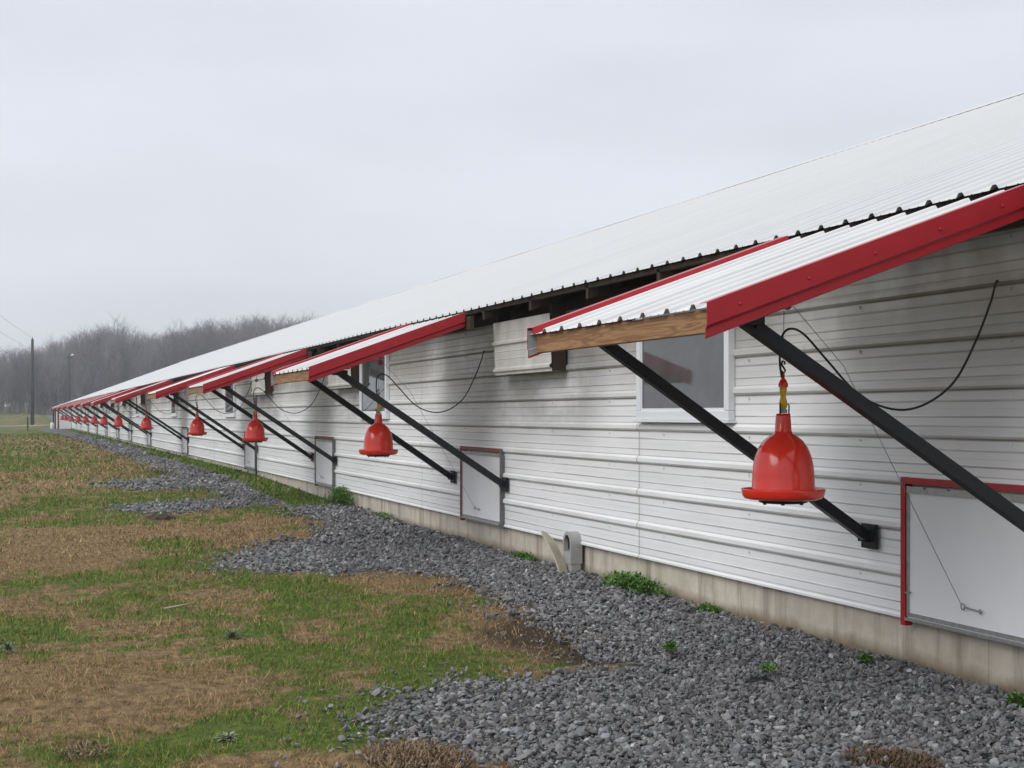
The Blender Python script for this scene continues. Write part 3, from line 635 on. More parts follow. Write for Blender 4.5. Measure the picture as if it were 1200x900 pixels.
# dark timber inside the eave opening
for k in range(int((Y1B - Y0B) / 1.22)):
    y = Y0B + .4 + 1.22 * k
    b = MB(); b.prism([(EX + .03, EZ - .105), (EX + .03, EZ - .008), (WX + 1.0, EZ + PT * (WX + 1.0 - EX) - .008), (WX + 1.0, EZ + PT * (WX + 1.0 - EX) - .15)], 'y', y, y + .045)
    if k < 95: b.build('rafter', M['darkwood'], house, (EX, y, EZ))
b = MB(); b.box(WX + .045, WX + .085, Y0B, Y1B, ZT - .10, ZT + .085); b.box(EX + .03, EX + .068, Y0B, Y1B, EZ - .028, EZ + .002)
b.box(WX + .35, WX + .40, Y0B, Y1B, .4, EZ + .2); b.build('eave_board', M['darkwood'], house)
# far lean-to end
FY = Y1B + .02
b = MB(); lx = 3.12
b.prism([(lx, .02), (WX + .05, .02), (WX + .05, EZ + .10), (lx, EZ - PT * (EX - lx) - .02)], 'y', FY, FY + .1); b.box(lx, lx + .08, FY, FY + 6, .02, EZ - PT * (EX - lx) - .04)
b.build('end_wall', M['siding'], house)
b = MB(); b.box(lx - .05, lx + .05, FY - .03, FY + .04, .02, EZ - PT * (EX - lx) - .02); b.build('corner_trim', M['oldred'], house)
b = MB(); b.box(3.86, 4.08, FY - .05, FY - .01, .05, 1.35); d_ = b.build('door', M['frame'], house)
b = MB(); b.box(3.90, 4.04, FY - .06, FY - .052, .75, 1.15); b.build('pane', M['glass'], d_)
for xx in (2.95,):
    b = MB(); b.box(xx - .05, xx + .05, FY + .6, FY + .7, 0, EZ - PT * (EX - xx) - .02); b.build('porch_post', M['darkwood'], house)
    b = MB(); b.box(xx - .05, xx + .05, FY + 7, FY + 7.1, 0, EZ - PT * (EX - xx) - .02); b.build('porch_post', M['darkwood'], house)

# ---- bays
BY = [5.70, 13.24, 20.60, 27.50, 38.6, 49.3, 57.5, 64.7, 73.1, 81.7, 91.6, 101.6, 109.5]
b0 = BY[0]; AX0, AX1 = 2.35, 3.695; AZ0 = 1.28 + .384; SLP = .359
az = lambda x: AZ0 + SLP * (x - AX0)
YN, YF = b0 - .93, b0 + 1.02
M['awnback'] = mat('grey_trim_backside', (.42, .43, .44), .5, var=.2, vscale=8)
def make_awning():
    pr = rib_profile(8, start=YN + .14, pre=.13, post=.21); b = MB(); vs = []; nx = 4
    for t, h in pr:
        for k in range(nx): x = AX0 + (AX1 - AX0) * k / (nx - 1); vs.append((x, t, az(x) + h))
    b.add(vs, [(i * nx + k, i * nx + nx + k, i * nx + nx + k + 1, i * nx + k + 1) for i in range(len(pr) - 1) for k in range(nx - 1)])
    aw = b.build('awning', M['awn'], house, (AX1, b0, az(AX1)), fix=False)
    sd_ = aw.modifiers.new('thick', 'SOLIDIFY'); sd_.thickness = .0015; sd_.offset = -1
    def rake(y, s):                       # s=-1 near side, +1 far side
        pf = [(.055, .022), (0, .022), (0, -.062), (.012, -.074), (.012, -.105), (.020, -.108)]    # (inward, up)
        if s > 0: pf = [(.082, .003), (.078, .036), (0, .038)] + pf[2:]
        vs = []
        for x in (AX0 - .012, AX1 + .015):
            for (i_, u) in pf: vs.append((x, y - s * i_, az(x) + u))
            for (i_, u) in pf[::-1]: vs.append((x, y - s * (i_ + .0016), az(x) + u - .0016))
        m_ = len(pf); n_ = 2 * m_; r = MB(); r.add(vs, [(k, (k + 1) % n_, n_ + (k + 1) % n_, n_ + k) for k in range(n_)])
        for c in (0, n_):
            for k in range(m_ - 1): r.f.append((c + k, c + k + 1, c + n_ - 2 - k, c + n_ - 1 - k)); r.smooth.append(False)
        if s < 0:                         # screw heads holding the trim
            for q_ in range(5): x = AX0 + .12 + q_ * .28; r.tube([(x, y + .0005, az(x) - .028), (x, y - .005, az(x) - .028)], .006, 6)
        r.build('rake_trim', M['red'], aw)
    rake(YN, -1); rake(YF, 1)
    b = MB(); b.add([(AX0 - .010, YF - .0035, az(AX0) + .018), (AX1, YF - .0035, az(AX1) + .018), (AX1, YF - .0035, az(AX1) - .07), (AX0 - .010, YF - .0035, az(AX0) - .07), (AX0 - .010, YF - .016, az(AX0) - .074), (AX1, YF - .016, az(AX1) - .074), (AX0 - .010, YF - .016, az(AX0) - .104), (AX1, YF - .016, az(AX1) - .104)], [(0, 1, 2, 3), (3, 2, 5, 4), (4, 5, 7, 6)])
    b.build('trim_back', M['awnback'], aw)
    b = MB(); b.box(AX0 + .02, AX0 + .058, YN + .03, YF - .045, AZ0 - .088, AZ0 - .002, .003); b.build('front_beam', M['pine'], aw)
    for yy in (YN + .045, YF - .085):
        b = MB(); x0, x1 = AX0 + .061, AX1 + .027
        b.prism([(x0, az(x0) - .09), (x0, az(x0) - .003), (x1, az(x1) - .003), (x1, az(x1) - .09)], 'y', yy, yy + .038); b.build('rafter', M['pine'], aw)
    b = MB(); b.box(AX1 + .03, AX1 + .068, YN - .10, YF + .02, az(AX1) - .13, az(AX1) - .012, .003); b.build('ledger', M['darkwood'], aw)
    for xx in (2.95, 3.45):
        b = MB(); b.box(xx, xx + .085, YN + .086, YF - .087, az(xx) - .045, az(xx) - .003); b.build('purlin', M['pine'], aw)
    for (yt, yb) in ((b0 - .57, b0 - .79), (b0 + .93, b0 + .85)):
        p, q = Vector((2.66, yt, 1.28 + .375)), Vector((WX - .045, yb, 1.28 - .615))
        b = MB(); b.beam(p, q, .052, .052, up=(1, 0, 1))
        d_ = (q - p).normalized(); b.tube([p + d_ * .06 + Vector((0, -.034, 0)), p + d_ * .06 + Vector((0, -.024, 0))], .009, 6)
        s_ = b.build('strut', M['black'], aw, p)
        b = MB(); b.box(2.61, 2.76, yt - .045, yt + .045, az(2.66) - .098, az(2.66) - .090); b.box(2.62, 2.74, yt - .045, yt - .038, 1.28 + .345, az(2.62) - .093); b.box(2.62, 2.74, yt + .038, yt + .045, 1.28 + .345, az(2.62) - .093); b.build('top_bracket', M['black'], aw)
        b = MB(); b.box(WX - .032, WX - .022, yb - .085, yb + .055, 1.28 - .68, 1.28 - .555); b.box(WX - .065, WX - .03, yb + .028, yb + .034, 1.28 - .645, 1.28 - .59); b.box(WX - .065, WX - .03, yb - .034, yb - .028, 1.28 - .645, 1.28 - .59)
        for dz in (-.665, -.57):
            for dy in (-.072, .042): b.tube([(WX - .036, yb + dy, 1.28 + dz), (WX - .031, yb + dy, 1.28 + dz)], .005, 6)
        b.build('wall_bracket', M['black'], aw)
    b = MB(); cx, cz = 3.18, 1.28 + .478
    b.torus((cx, b0, cz), .017, .006); b.tube([(cx, b0, cz - .012), (cx, b0, cz + .014)], .004, 6); b.tube([(cx, b0, cz + .02), (cx, b0, az(cx) - .004)], .003, 6); b.build('pulley', M['oldred'], aw)
    return aw
aw0 = make_awning()
aws = [aw0] + [copy_tree(aw0, house, (0, y - b0, 0)) for y in BY[1:]]

def make_door(near):
    y0, y1 = b0 - .72, b0 + .53; z0, z1 = ZB + .015, 1.28 - .335
    b = MB(); b.box(WX - .036, WX - .004, y0 + .045, y1 - .05, z0, z1 - .02, .003); d = b.build('hatch', M['door'], house, (WX, b0, z0))
    tr = M['red'] if near else M['oldred']
    b = MB(); b.box(WX - .045, WX - .003, y1 - .040, y1, z0 - .04, z1 + .032); b.box(WX - .0455, WX - .003, y0 if near else y0 + .02, y1 - .041, z1, z1 + .031); b.build('frame', tr, d)
    b = MB(); b.box(WX - .042, WX - .003, y0 - .012, y0 + .02, z0 - .03, z1 + .03); b.build('jamb', tr if near else M['greytrim'], d)
    b = MB(); zz = z0 - .012
    b.box(WX - .052, WX - .006, y0 + .03, y1 - .042, zz, zz + .014); b.box(WX - .040, WX - .034, y0 + .04, y1 - .046, zz + .018, zz + .038)
    b.box(WX - .041, WX - .034, y0 + .03, y1 - .045, z1 - .045, z1 - .012); b.box(WX - .043, WX - .034, y1 - .066, y1 - .058, zz + .02, z1 - .05); b.box(WX - .0405, WX - .034, y1 - .050, y1 - .0445, zz + .02, z1 - .05)
    b.build('edge_strip', M['silver'], d)
    for k in range(6): b = MB(); b.box(WX - .047, WX - .042, y0 + .1 + .19 * k, y0 + .108 + .19 * k, z1 - .020, z1 - .013); b.build('screw', M['greytrim'], d)
    b = MB(); b.torus((WX - .052, b0 + .02, 1.28 - .875), .014, .003, 'x'); b.tube([(WX - .05, b0 - .095, 1.28 - .882), (WX - .05, b0 + .006, 1.28 - .876)], .0035, 6); b.torus((WX - .05, b0 - .105, 1.28 - .882), .008, .0035, 'x', 12, 6)
    b.build('latch', M['wire'], d); b = MB(); b.tube([(WX - .04, y1 - .08, ZB + .14), (WX - .075, y1 - .085, ZB + .142)], .004, 6); b.build('bolt', M['wire'], d)
    return d
near_door = make_door(True); near_door['label'] = 'white hatch in a bright red frame, nearest and cut by the right edge'
far_door = make_door(False); far_door.location.y += BY[1] - b0
for y in BY[2:11]: copy_tree(far_door, house, (0, y - BY[1], 0))

def make_hood(y0):
    b = MB(); L_ = 1.44; z0, z1 = 1.28 + .345, 1.28 + .80; xf = WX - .165; pr = []
    pf = [(z0, 0), (z0 + .02, 0), (z0 + .03, .019), (z0 + .05, .019), (z0 + .065, 0), (z0 + .13, 0), (z0 + .134, .003), (z0 + .142, 0), (z0 + .195, 0), (z0 + .2, .003), (z0 + .206, 0), (z0 + .25, 0), (z0 + .262, .019), (z0 + .28, .019), (z0 + .295, 0), (z0 + .36, 0), (z0 + .364, .003), (z0 + .37, 0), (z1, 0)]
    vs = [(xf - h + .02 * (1 - (z - z0) / (z1 - z0)), y, z) for y in (y0, y0 + L_) for z, h in pf]; n_ = len(pf)
    b.add(vs, [(k, k + 1, n_ + k + 1, n_ + k) for k in range(n_ - 1)])
    h = b.build('vent_hood', M['hood'], house, (WX, y0, z0), fix=False); s_ = h.modifiers.new('thick', 'SOLIDIFY'); s_.thickness = .003
    b = MB(); b.box(xf + .024, WX - .02, y0 + .012, y0 + .05, z0 + .004, EZ - .02); b.build('side_board', M['darkwood'], h)
    b = MB(); b.box(xf + .024, WX - .02, y0 + L_ - .05, y0 + L_ - .012, z0 + .004, EZ - .02); b.build('side_board', M['darkwood'], h); b = MB(); b.box(xf + .05, WX - .022, y0 + .052, y0 + L_ - .052, z0 + .05, z0 + .07); b.build('floor_board', M['darkwood'], h)
    return h
M['hood'] = mat('vent_hood_metal', (.62, .62, .61), .45, var=.25, vscale=4, col2=(.46, .44, .40), stretch=(1, 1, .5))
h0 = make_hood(HOODS[0])
for y in HOODS[1:] + [40.2, 51, 60, 67.5, 76, 85]: copy_tree(h0, house, (0, y - HOODS[0], 0))

def make_window(y0, y1):
    z0, z1 = 1.28 - .035, 1.28 + .80; f_ = .06
    b = MB(); x0, x1 = WX - .05, WX - .003
    w0 = MB(); w0.box(WX - .032, WX - .012, y0 + f_ * .8, y1 - f_ * .8, z0 + f_, z1 - f_); w_ = None
    win = b
    b.box(x0, x1, y0, y1, z0, z0 + f_, .004); b.box(x0, x1, y0, y1, z1 - f_, z1, .004); b.box(x0 + .0005, x1, y0, y0 + f_, z0 + f_ + .001, z1 - f_ - .001, .004); b.box(x0 + .0005, x1, y1 - f_, y1, z0 + f_ + .001, z1 - f_ - .001, .004)
    f = b.build('window', M['frame'], house, (WX, y0, z0))
    b = MB(); b.box(WX - .040, WX - .033, y0 + f_, y0 + f_ + .018, z0 + f_, z1 - f_); b.box(WX - .040, WX - .033, y1 - f_ - .018, y1 - f_, z0 + f_, z1 - f_); b.box(WX - .0405, WX - .033, y0 + f_ + .019, y1 - f_ - .019, z0 + f_, z0 + f_ + .018); b.build('sash', M['frame'], f)
    w0.build('pane', M['glass'], f)
    b = MB(); b.box(x0 - .014, x1, y0 - .015, y1 + .015, z0 - .016, z0 - .001, .003); b.build('sill', M['frame'], f)
    return f
wn = make_window(wy(862, WX), wy(753, WX))
for y in (wy(457, WX), wy(276.6, WX), wy(208, WX), 53.5, 70, 87): copy_tree(wn, house, (0, y - wy(862, WX), 0))
# conduit with a cluster of valves on the third bay and plain pipes farther on
M['pipe'] = mat('grey_pipe', (.13, .13, .13), .5, var=.4, vscale=10)
b = MB(); y = 26.55
b.tube([(WX - .05, y, .05), (WX - .05, y, 2.02)], .018, 8); pipe = b.build('conduit', M['pipe'], house, (WX, y, 0))
b = MB(); b.box(WX - .13, WX - .03, y - .06, y + .06, 1.28 + .40, 1.28 + .50, .01); b.lathe([(.02, 0), (.045, .02), (.045, .07), (.02, .1), (.001, .1)], (WX - .11, y, 1.28 + .62), 12)
b.tube([(WX - .11, y, 1.28 + .5), (WX - .14, y - .05, 1.28 + .58), (WX - .11, y, 1.28 + .66)], .012, 6); b.build('floodlight', M['black'], pipe)

# ------------------------------------------------------------------ bell drinkers
def make_bell(y):
    cx = 3.16; zt = 1.28 - .37
    o = empty('bell_drinker', (cx, y, zt), 'x', 'bell drinker', 'red bell drinkers hanging under the awnings')
    b = MB()
    b.lathe([(.0001, .375), (.030, .375), (.032, .362), (.036, .30), (.041, .288), (.058, .279), (.085, .258), (.106, .228), (.121, .19), (.130, .15), (.134, .11), (.1355, .05), (.137, .045), (.134, .04)], (cx, y, zt), 56)
    b.build('dome', M['bell'], o)
    b = MB(); b.lathe([(.1345, .030), (.15, .026), (.170, .030), (.176, .048), (.180, .050), (.181, .046), (.176, .020), (.168, .008), (.150, .003), (.09, .002)], (cx, y, zt), 56); b.build('tray', M['bell'], o)
    b = MB(); b.lathe([(.108, .003), (.104, -.010), (.09, -.014), (.0001, -.014)], (cx, y, zt), 32)
    for k in range(6):
        a = k * 1.047; b.box(cx + .09 * math.cos(a) - .006, cx + .09 * math.cos(a) + .006, y + .09 * math.sin(a) - .006, y + .09 * math.sin(a) + .006, zt - .019, zt - .012)
    b.build('ballast', M['black'], o)
    b = MB(); b.lathe([(.017, .376), (.018, .392), (.014, .394), (.0135, .40)], (cx, y, zt), 20); b.build('valve_cup', M['clearp'], o)
    b = MB(); b.lathe([(.0001, .40), (.017, .40), (.0175, .425), (.012, .445), (.012, .455), (.016, .472), (.016, .492), (.009, .496)], (cx, y, zt), 20); b.build('valve', M['yellow'], o)
    b = MB(); b.lathe([(.021, .490), (.021, .503), (.015, .518), (.007, .528), (.006, .556), (.0001, .556)], (cx, y, zt), 20); b.build('cap', M['bell'], o)
    b = MB()
    for s in (-1, 1): b.tube([(cx + s * .021, y - .012, zt + .375), (cx + s * .022, y - .012, zt + .41), (cx + s * .017, y - .01, zt + .418)], .0032, 6)
    b.build('clip', M['black'], o)
    hk = [(cx - .008, y, zt + .56), (cx + .004, y, zt + .55), (cx + .010, y, zt + .562), (cx + .002, y, zt + .575), (cx - .008, y, zt + .588), (cx - .004, y, zt + .603), (cx + .008, y, zt + .600), (cx + .006, y, zt + .588)]
    b = MB(); b.tube(hk, .0045, 6); b.build('hook', M['black'], o)
    top = Vector((cx + .02, y, 1.28 + .484)); b = MB()
    b.tube([(cx + .0, y, zt + .603), (cx + .004, y, 1.28 + .478)], .0014, 5); b.tube([(cx + .036, y - .005, 1.28 + .482), (cx + .30, y + .0, 1.28 + .215), (WX - .055, y + .03, 1.28 - .862)], .0016, 5); b.build('cord', M['wire'], o)
    # hose: up from the cap, over, down in a belly and up to the wall
    ctl = [(cx - .006, y, zt + .53), (cx - .022, y - .01, 1.28 + .23), (cx - .020, y - .02, 1.28 + .33), (cx + .02, y - .02, 1.28 + .372), (cx + .09, y - .02, 1.28 + .35), (cx + .19, y - .04, 1.28 + .24), (cx + .33, y - .07, 1.28 + .09),
           (cx + .48, y - .10, 1.28 + .025), (cx + .62, y - .12, 1.28 + .04), (cx + .76, y - .15, 1.28 + .14), (cx + .86, y - .17, 1.28 + .32), (cx + .93, y - .185, 1.28 + .50), (WX - .03, y - .19, 1.28 + .585), (WX - .015, y - .19, 1.28 + .59)]
    C_ = [Vector(c) for c in ctl]; pts = []
    for i in range(len(C_) - 1):
        p0, p1, p2, p3 = C_[max(i - 1, 0)], C_[i], C_[i + 1], C_[min(i + 2, len(C_) - 1)]
        for k in range(5):
            t = k / 5; pts.append(.5 * ((2 * p1) + (p2 - p0) * t + (2 * p0 - 5 * p1 + 4 * p2 - p3) * t * t + (3 * p1 - p0 - 3 * p2 + p3) * t ** 3))
    b = MB(); b.tube(pts + [C_[-1]], .0052, 8); b.build('hose', M['rubber'], o)
    return o
bell0 = make_bell(BY[0])
BL = ['large glossy red bell drinker, nearest, hanging left of the red-framed hatch',
      'second nearest red bell drinker, hanging before the second window',
      'third nearest red bell drinker, hanging before the pipe with the floodlight',
      'fourth nearest red bell drinker, next behind the one by the floodlight pipe',
      'fifth nearest red bell drinker, before the wall where green weeds line its foot',
      'sixth nearest red bell drinker, small, under the sixth awning',
      'seventh nearest red bell drinker, small, under the seventh awning',
      'eighth nearest red bell drinker, small, under the eighth awning',
      'ninth nearest red bell drinker, tiny, fifth from the far end of the row',
      'tenth nearest red bell drinker, tiny, fourth from the far end of the row',
      'eleventh nearest red bell drinker, tiny, third from the far end',
      'twelfth nearest red bell drinker, last but one at the far end',
      'farthest red bell drinker of the row, by the white end wall']
bell0['label'] = BL[0]
for i, y in enumerate(BY[1:]):
    c = copy_tree(bell0, None, (0, y - b0, 0)); c['label'] = BL[i + 1]

# ------------------------------------------------------------------ arched housing and its lid at the foundation
ya = wy(660, 4.02)
hs_ = empty('pipe_housing', (4.02, ya, 0), 'grey arched housing with an open end, standing against the concrete footing', 'housing')
x0, x1, yn, yf, zb, zt = 4.05, 4.145, ya - .085, ya + .085, .04, .375
def arch(xa, xb, zb_, ztop, n_=12):
    r = (xb - xa) / 2; cx_ = (xa + xb) / 2; return [(xa, zb_)] + [(cx_ - r * math.cos(math.pi * k / n_), ztop - r + r * math.sin(math.pi * k / n_)) for k in range(n_ + 1)] + [(xb, zb_)]
# arch seen end-on from the lawn side: open end faces away from the wall
o_ = arch(yn, yf, .13, zt); i_ = arch(yn + .022, yf - .022, .22, zt - .025)
b = MB(); n_ = len(o_)
vs = [(x0, p[0], p[1]) for p in o_] + [(x0, p[0], p[1]) for p in i_] + [(x1, p[0], p[1]) for p in o_] + [(x1, p[0], p[1]) for p in i_]
fs = []
for k in range(n_):
    j = (k + 1) % n_; fs += [(k, j, n_ + j, n_ + k), (k, 2 * n_ + k, 2 * n_ + j, j), (n_ + k, n_ + j, 3 * n_ + j, 3 * n_ + k)]
fs.append(tuple(range(3 * n_, 4 * n_))); b.add(vs, fs)
shell = b.build('shell', M['housing'], hs_)
b = MB(); b.box(x0 + .03, x1 - .002, yn + .026, yf - .026, .235, .325, .006); b.torus((x0 + .004, ya + .005, .335), .014, .004, 'x'); b.build('valve', M['black'], hs_)  # black block stands in for the dark interior of the opening
b = MB(); b.box(x0 + .005, x0 + .085, yn + .003, yn + .07, .0, .129, .004); b.build('leg', M['housing'], hs_)
yl0 = wy(640, 3.86)
b = MB(); vs = []; k_ = 11
B0 = Vector((3.99, ya - .10, .05)); U = Vector((-.03, .42, .30)); Wv = Vector((-.09, -.06, .01)); Nn = U.cross(Wv).normalized()
for i in range(k_):
    t = i / (k_ - 1); wd = 1 if t < .6 else math.sqrt(max(.02, 1 - ((t - .6) / .41) ** 2))
    c0 = B0 + U * t + Vector((0, 0, .05 * math.sin(math.pi * t)))
    for s in (-1, 1):
        for th in (0, .010): vs.append(c0 + Wv * (.5 * s * wd) + Nn * th)
fs = []
for i in range(k_ - 1):
    a = i * 4; fs += [(a, a + 2, a + 6, a + 4), (a + 1, a + 5, a + 7, a + 3), (a, a + 4, a + 5, a + 1), (a + 2, a + 3, a + 7, a + 6)]
fs += [(0, 1, 3, 2), (k_ * 4 - 4, k_ * 4 - 2, k_ * 4 - 1, k_ * 4 - 3)]; b.add(vs, fs)
tag(b.build('housing_lid', M['lid'], None, (3.93, yl0, 0)), 'beige curved lid leaning tilted beside the grey arched housing', 'lid')

# ------------------------------------------------------------------ far end: tanks, poles, post
def cP(x, zc): c = (x - VX) * zc / F; X = c * CO; return X, (zc - X * SI) / CO
X0, Y0 = cP(61, 116); b = MB(); b.lathe([(.0001, 0), (.13, 0), (.14, .03), (.14, .55), (.12, .63), (.05, .68), (.0001, .685)], (X0, Y0, 0), 20); t_ = empty('storage_tank', (X0, Y0, 0), 'slim white upright tank at the far end of the house', 'tank'); b.build('body', M['tank'], t_)
b = MB(); b.lathe([(.03, .68), (.03, .73), (.0001, .735)], (X0, Y0, 0), 12); b.build('lid', M['greytrim'], t_)
X0, Y0 = cP(56.3, 115); b = MB(); b.lathe([(.0001, 0), (.09, 0), (.11, .2), (.115, .2), (.1, .19), (.0001, .02)], (X0, Y0, 0), 16); b_ = b.build('bucket', M['tank'], None, (X0, Y0, 0)); tag(b_, 'small white bucket on the grass left of the white tank', 'bucket')
def pole(x, zc, hgt, label, kind):
    X, Y = cP(x, zc); z0 = float(terrain(X, Y)); o = empty('utility_pole', (X, Y, z0), label, 'utility pole', 'wooden utility poles')
    b = MB(); b.tube([(X, Y, z0 - .5), (X, Y, z0 + hgt * .5), (X, Y, z0 + hgt)], [.19, .165, .13], 10); b.build('post', M['polewood'], o)
    b = MB()
    if kind == 'line':
        b.lathe([(.03, 0), (.06, .04), (.05, .1), (.06, .14), (.02, .2), (.0001, .2)], (X, Y, z0 + hgt), 10); b.build('insulator', M['greytrim'], o)
    else:
        b.beam((X - .45, Y, z0 + hgt - .5), (X + .45, Y, z0 + hgt - .5), .1, .12); b.build('crossarm', M['polewood'], o)
        b = MB(); b.tube([(X, Y, z0 + hgt - .3), (X + .4, Y - .3, z0 + hgt - .05)], .04, 6); b.lathe([(.0001, .22), (.10, .2), (.19, .06), (.2, 0), (.0001, 0)], (X + .45, Y - .35, z0 + hgt - .18), 12); b.build('lamp_head', M['tank'], o)
    return X, Y, z0 + hgt
p1 = pole(38, 153, 8.9, 'taller bare wooden pole on the grass left of the house', 'line')
p2 = pole(81, 216, 9.0, 'shorter wooden pole with lamp, showing above the far roof end', 'lamp')
X, Y = -5.0, 62.0; z0 = float(terrain(X, Y)); o = empty('utility_pole', (X, Y, z0), 'near wooden pole outside the left edge carrying the wires', 'utility pole', 'wooden utility poles'); b = MB(); b.tube([(X, Y, z0 - .5), (X, Y, z0 + 9.4)], [.17, .12], 10); b.build('post', M['polewood'], o)
for k, (dz1, dz2, lab) in enumerate(((.15, -.2, 'upper thin wire running up left from the bare pole'), (-1.0, -1.5, 'lower thin wire running up left from the bare pole'))):
    b = MB(); a = Vector((p1[0] - .16 * k, p1[1], p1[2] + dz1)); c = Vector((X, Y, z0 + 9.4 + dz2)); pts = [a.lerp(c, t / 16) - Vector((0, 0, .35 * 4 * (t / 16) * (1 - t / 16))) for t in range(17)]
    b.tube(pts, .009, 5); tag(b.build('power_wire', M['rubber'], None, a), lab, 'wire', 'power wires')
X, Y = cP(32.5, 105); b = MB(); b.box(X - .05, X + .05, Y - .05, Y + .05, -.2, 1.12, .01); tag(b.build('fence_post', M['polewood'], None, (X, Y, 0)), 'short grey wooden post on the lawn left of the tall pole', 'post')
X, Y = cP(-1, 90); b = MB(); b.lathe([(.0001, 0), (.16, 0), (.18, .05), (.17, .16), (.1, .2), (.0001, .2)], (X, Y, -.05), 14); tag(b.build('rubber_tub', M['rubber'], None, (X, Y, 0)), 'dark low tub on the far lawn at the left edge', 'tub')

# ------------------------------------------------------------------ bare woods on the hill
def tree_proto(seed, hgt=15):
    r = random.Random(seed); V = []; Fq = []
    def seg(p, q, r0, r1):
        d = (q - p).normalized(); u = d.orthogonal().normalized(); v = d.cross(u); k = len(V)
        for c, rr in ((p, r0), (q, r1)):
            for j in range(3): a = 2.094 * j; V.append(c + (u * math.cos(a) + v * math.sin(a)) * rr)
        for j in range(3): Fq.append((k + j, k + (j + 1) % 3, k + 3 + (j + 1) % 3, k + 3 + j))
    def grow(p, d, ln, rad, lev):
        n_ = 3 if lev < 2 else 2; pts = [p]
        for i in range(n_):
            d = (d + Vector((r.gauss(0, .13), r.gauss(0, .13), r.gauss(.04, .08) + (.06 if lev else 0)))).normalized()
            q = pts[-1] + d * ln / n_; t0, t1 = 1 - .6 * i / n_, 1 - .6 * (i + 1) / n_; seg(pts[-1], q, rad * t0, rad * t1); pts.append(q)
            if lev < 4 and ln > .55:
                for c in range((r.randint(2, 4) if lev == 0 and i > 0 else 3 if lev == 0 and i == 0 and r.random() < .3 else 0) if lev == 0 else r.randint(2, 3)):
                    b = pts[-2].lerp(q, r.uniform(.2, 1)); az_ = r.uniform(0, 6.28); el = r.uniform(.3, .95) if lev == 0 else r.uniform(.1, 1.0)
                    nd = Vector((math.cos(az_) * math.cos(el), math.sin(az_) * math.cos(el), math.sin(el))); nd = (nd + d * .6).normalized()
                    grow(b, nd, ln * r.uniform(.30, .48) if lev == 0 else ln * r.uniform(.42, .62), rad * (.42 if lev == 0 else .5), lev + 1)
    grow(Vector((0, 0, -.4)), Vector((0, 0, 1)), hgt, hgt * .0135, 0)
    return np.array([v[:] for v in V]), np.array(Fq)
protos = [tree_proto(s) for s in range(7)]
print('proto faces', [len(p[1]) for p in protos])
def woods(name, pts, label):
    VV, FF, TT, k0 = [], [], [], 0
    for (X, Y, s) in pts:
        i_ = rnd.randrange(7); v, f = protos[i_]; s = s / PH[i_] if s > 1.5 else s; a = rnd.uniform(0, 6.28); c, sn = math.cos(a), math.sin(a); sx = s * rnd.uniform(.85, 1.2)
        q = np.stack([(v[:, 0] * c - v[:, 1] * sn) * sx + X, (v[:, 0] * sn + v[:, 1] * c) * sx + Y, v[:, 2] * s + float(terrain(X, Y))], 1)
        VV.append(q); FF.append(f + k0); k0 += len(v); c_ = rnd.uniform(.6, 1.45); h_ = rnd.uniform(-.02, .02); TT.append(np.tile([[.165 * c_ + h_, .15 * c_, .15 * c_ - h_ * .5]], (len(v), 1)))
    o = npmesh(name, np.concatenate(VV), np.concatenate(FF), M['bark'], np.concatenate(TT), nv=4); print(name, len(pts), sum(len(f) for f in FF)); return tag(o, label, 'woods', None, 'stuff')
PH = [float(np.percentile(p[0][:, 2], 99.7)) for p in protos]; print(PH)
def prof_y(xi): return np.interp(xi, [-200, 0, 50, 75, 100, 130, 160, 190, 215, 250, 300, 350, 470], [408, 405, 400, 393, 388, 377, 385, 388, 378, 373, 368, 366, 360])
def tscale(X, Y):
    x_, _ = px(X, Y); zc = X * SI + Y * CO; return (H + (VY - prof_y(x_)) * zc / F - float(terrain(X, Y))) / 1.0
pts = []
for k in range(420):
    Y = rnd.uniform(228, 262); xi = rnd.uniform(-170, 330); zc = Y * .98; X = (xi - VX) * zc / F * CO; pts.append((X, Y, rnd.uniform(.14, .36)))
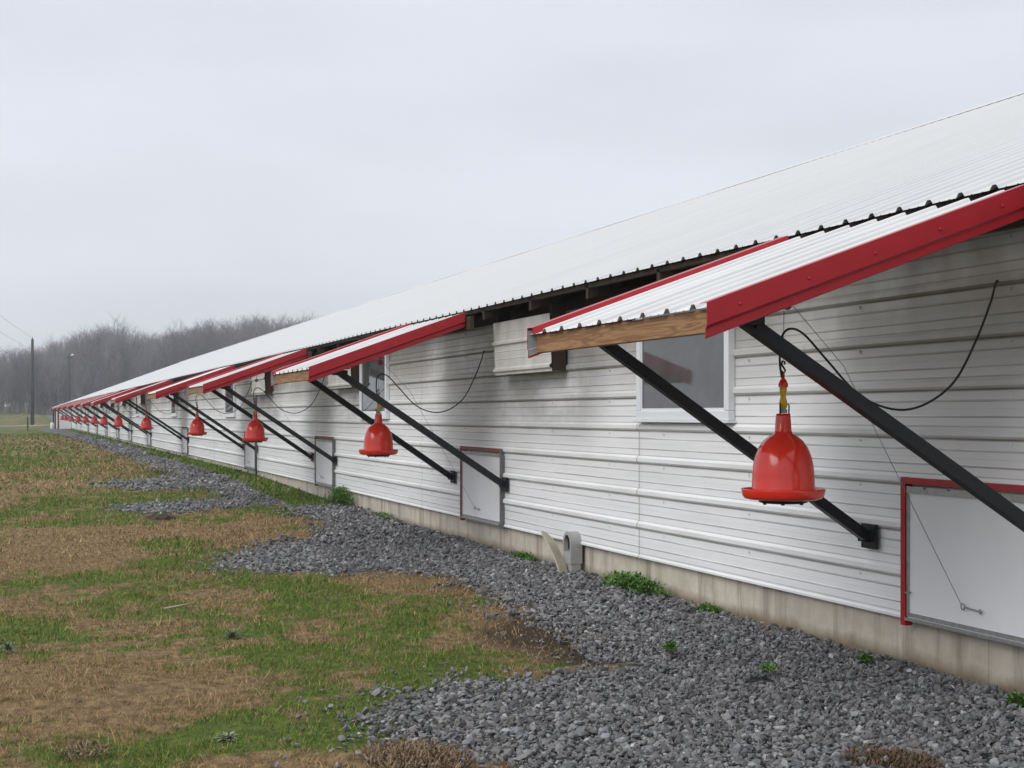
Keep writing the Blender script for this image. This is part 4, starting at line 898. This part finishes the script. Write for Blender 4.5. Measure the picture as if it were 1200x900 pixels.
for k in range(1150):
    Y = rnd.uniform(232, 430); xi = rnd.uniform(-170, 470); X = (xi - VX) * Y / F * 1.0
    sc_ = max(5, min(19, tscale(X, Y))); pts.append((X, Y, sc_ * rnd.uniform(.74, 1.0)))
woods('woods', pts, 'bare grey-brown winter woods covering the hill behind the house')
for i, (x, zc, s, lab) in enumerate([(131, 300, 1.10, 'tall rounded bare tree rising above the woods, right of the lamp pole'), (217, 310, 1.06, 'bare tree with spiky crown above the woods, middle of the hill'),
                                     (286, 330, 1.05, 'bare tree highest on the right of the wooded hill, nearest the roof'), (66, 270, 1.04, 'bare tree at the wood edge between the two poles')]):
    X, Y = cP(x, zc); v, f = protos[i]; s = tscale(X, Y) * s / PH[i]; z0 = float(terrain(X, Y)); o = empty('bare_tree', (X, Y, z0), lab, 'tree', 'bare trees standing out of the woods')
    # trunk segments first in the prototype: split trunk from crown by distance to the stem axis
    vv = v * s; quad = f; cen = vv[quad].mean(1); rad = np.hypot(cen[:, 0], cen[:, 1]); tr = np.zeros(len(f), bool); wid = np.linalg.norm(vv[quad[:, 0]] - vv[quad[:, 1]], axis=1); tr = wid > .14
    for nm, sel in (('trunk', tr), ('crown', ~tr)):
        q = quad[sel]; u, inv = np.unique(q, return_inverse=True); ob = npmesh(nm, vv[u], inv.reshape(-1, 4), M['bark'], np.tile([[.16, .145, .14]], (len(u), 1)), nv=4); ob.parent = o

# ------------------------------------------------------------------ damp winter air
b = MB(); b.box(-424, 424, -154, 564, -1.6, 42)
hz = b.build('haze', None or bpy.data.materials.new('haze'), None, (0, 0, 0)); hm = hz.data.materials[0]; hm.use_nodes = True
for n_ in list(hm.node_tree.nodes):
    if n_.type != 'OUTPUT_MATERIAL': hm.node_tree.nodes.remove(n_)
pv = hm.node_tree.nodes.new('ShaderNodeVolumePrincipled'); pv.inputs['Density'].default_value = .0009; pv.inputs['Color'].default_value = (.88, .93, 1, 1); pv.inputs['Anisotropy'].default_value = .2
hm.node_tree.links.new(pv.outputs[0], hm.node_tree.nodes['Material Output'].inputs['Volume'])
tag(hz, 'thin grey winter haze over the whole scene', 'haze', None, 'stuff')
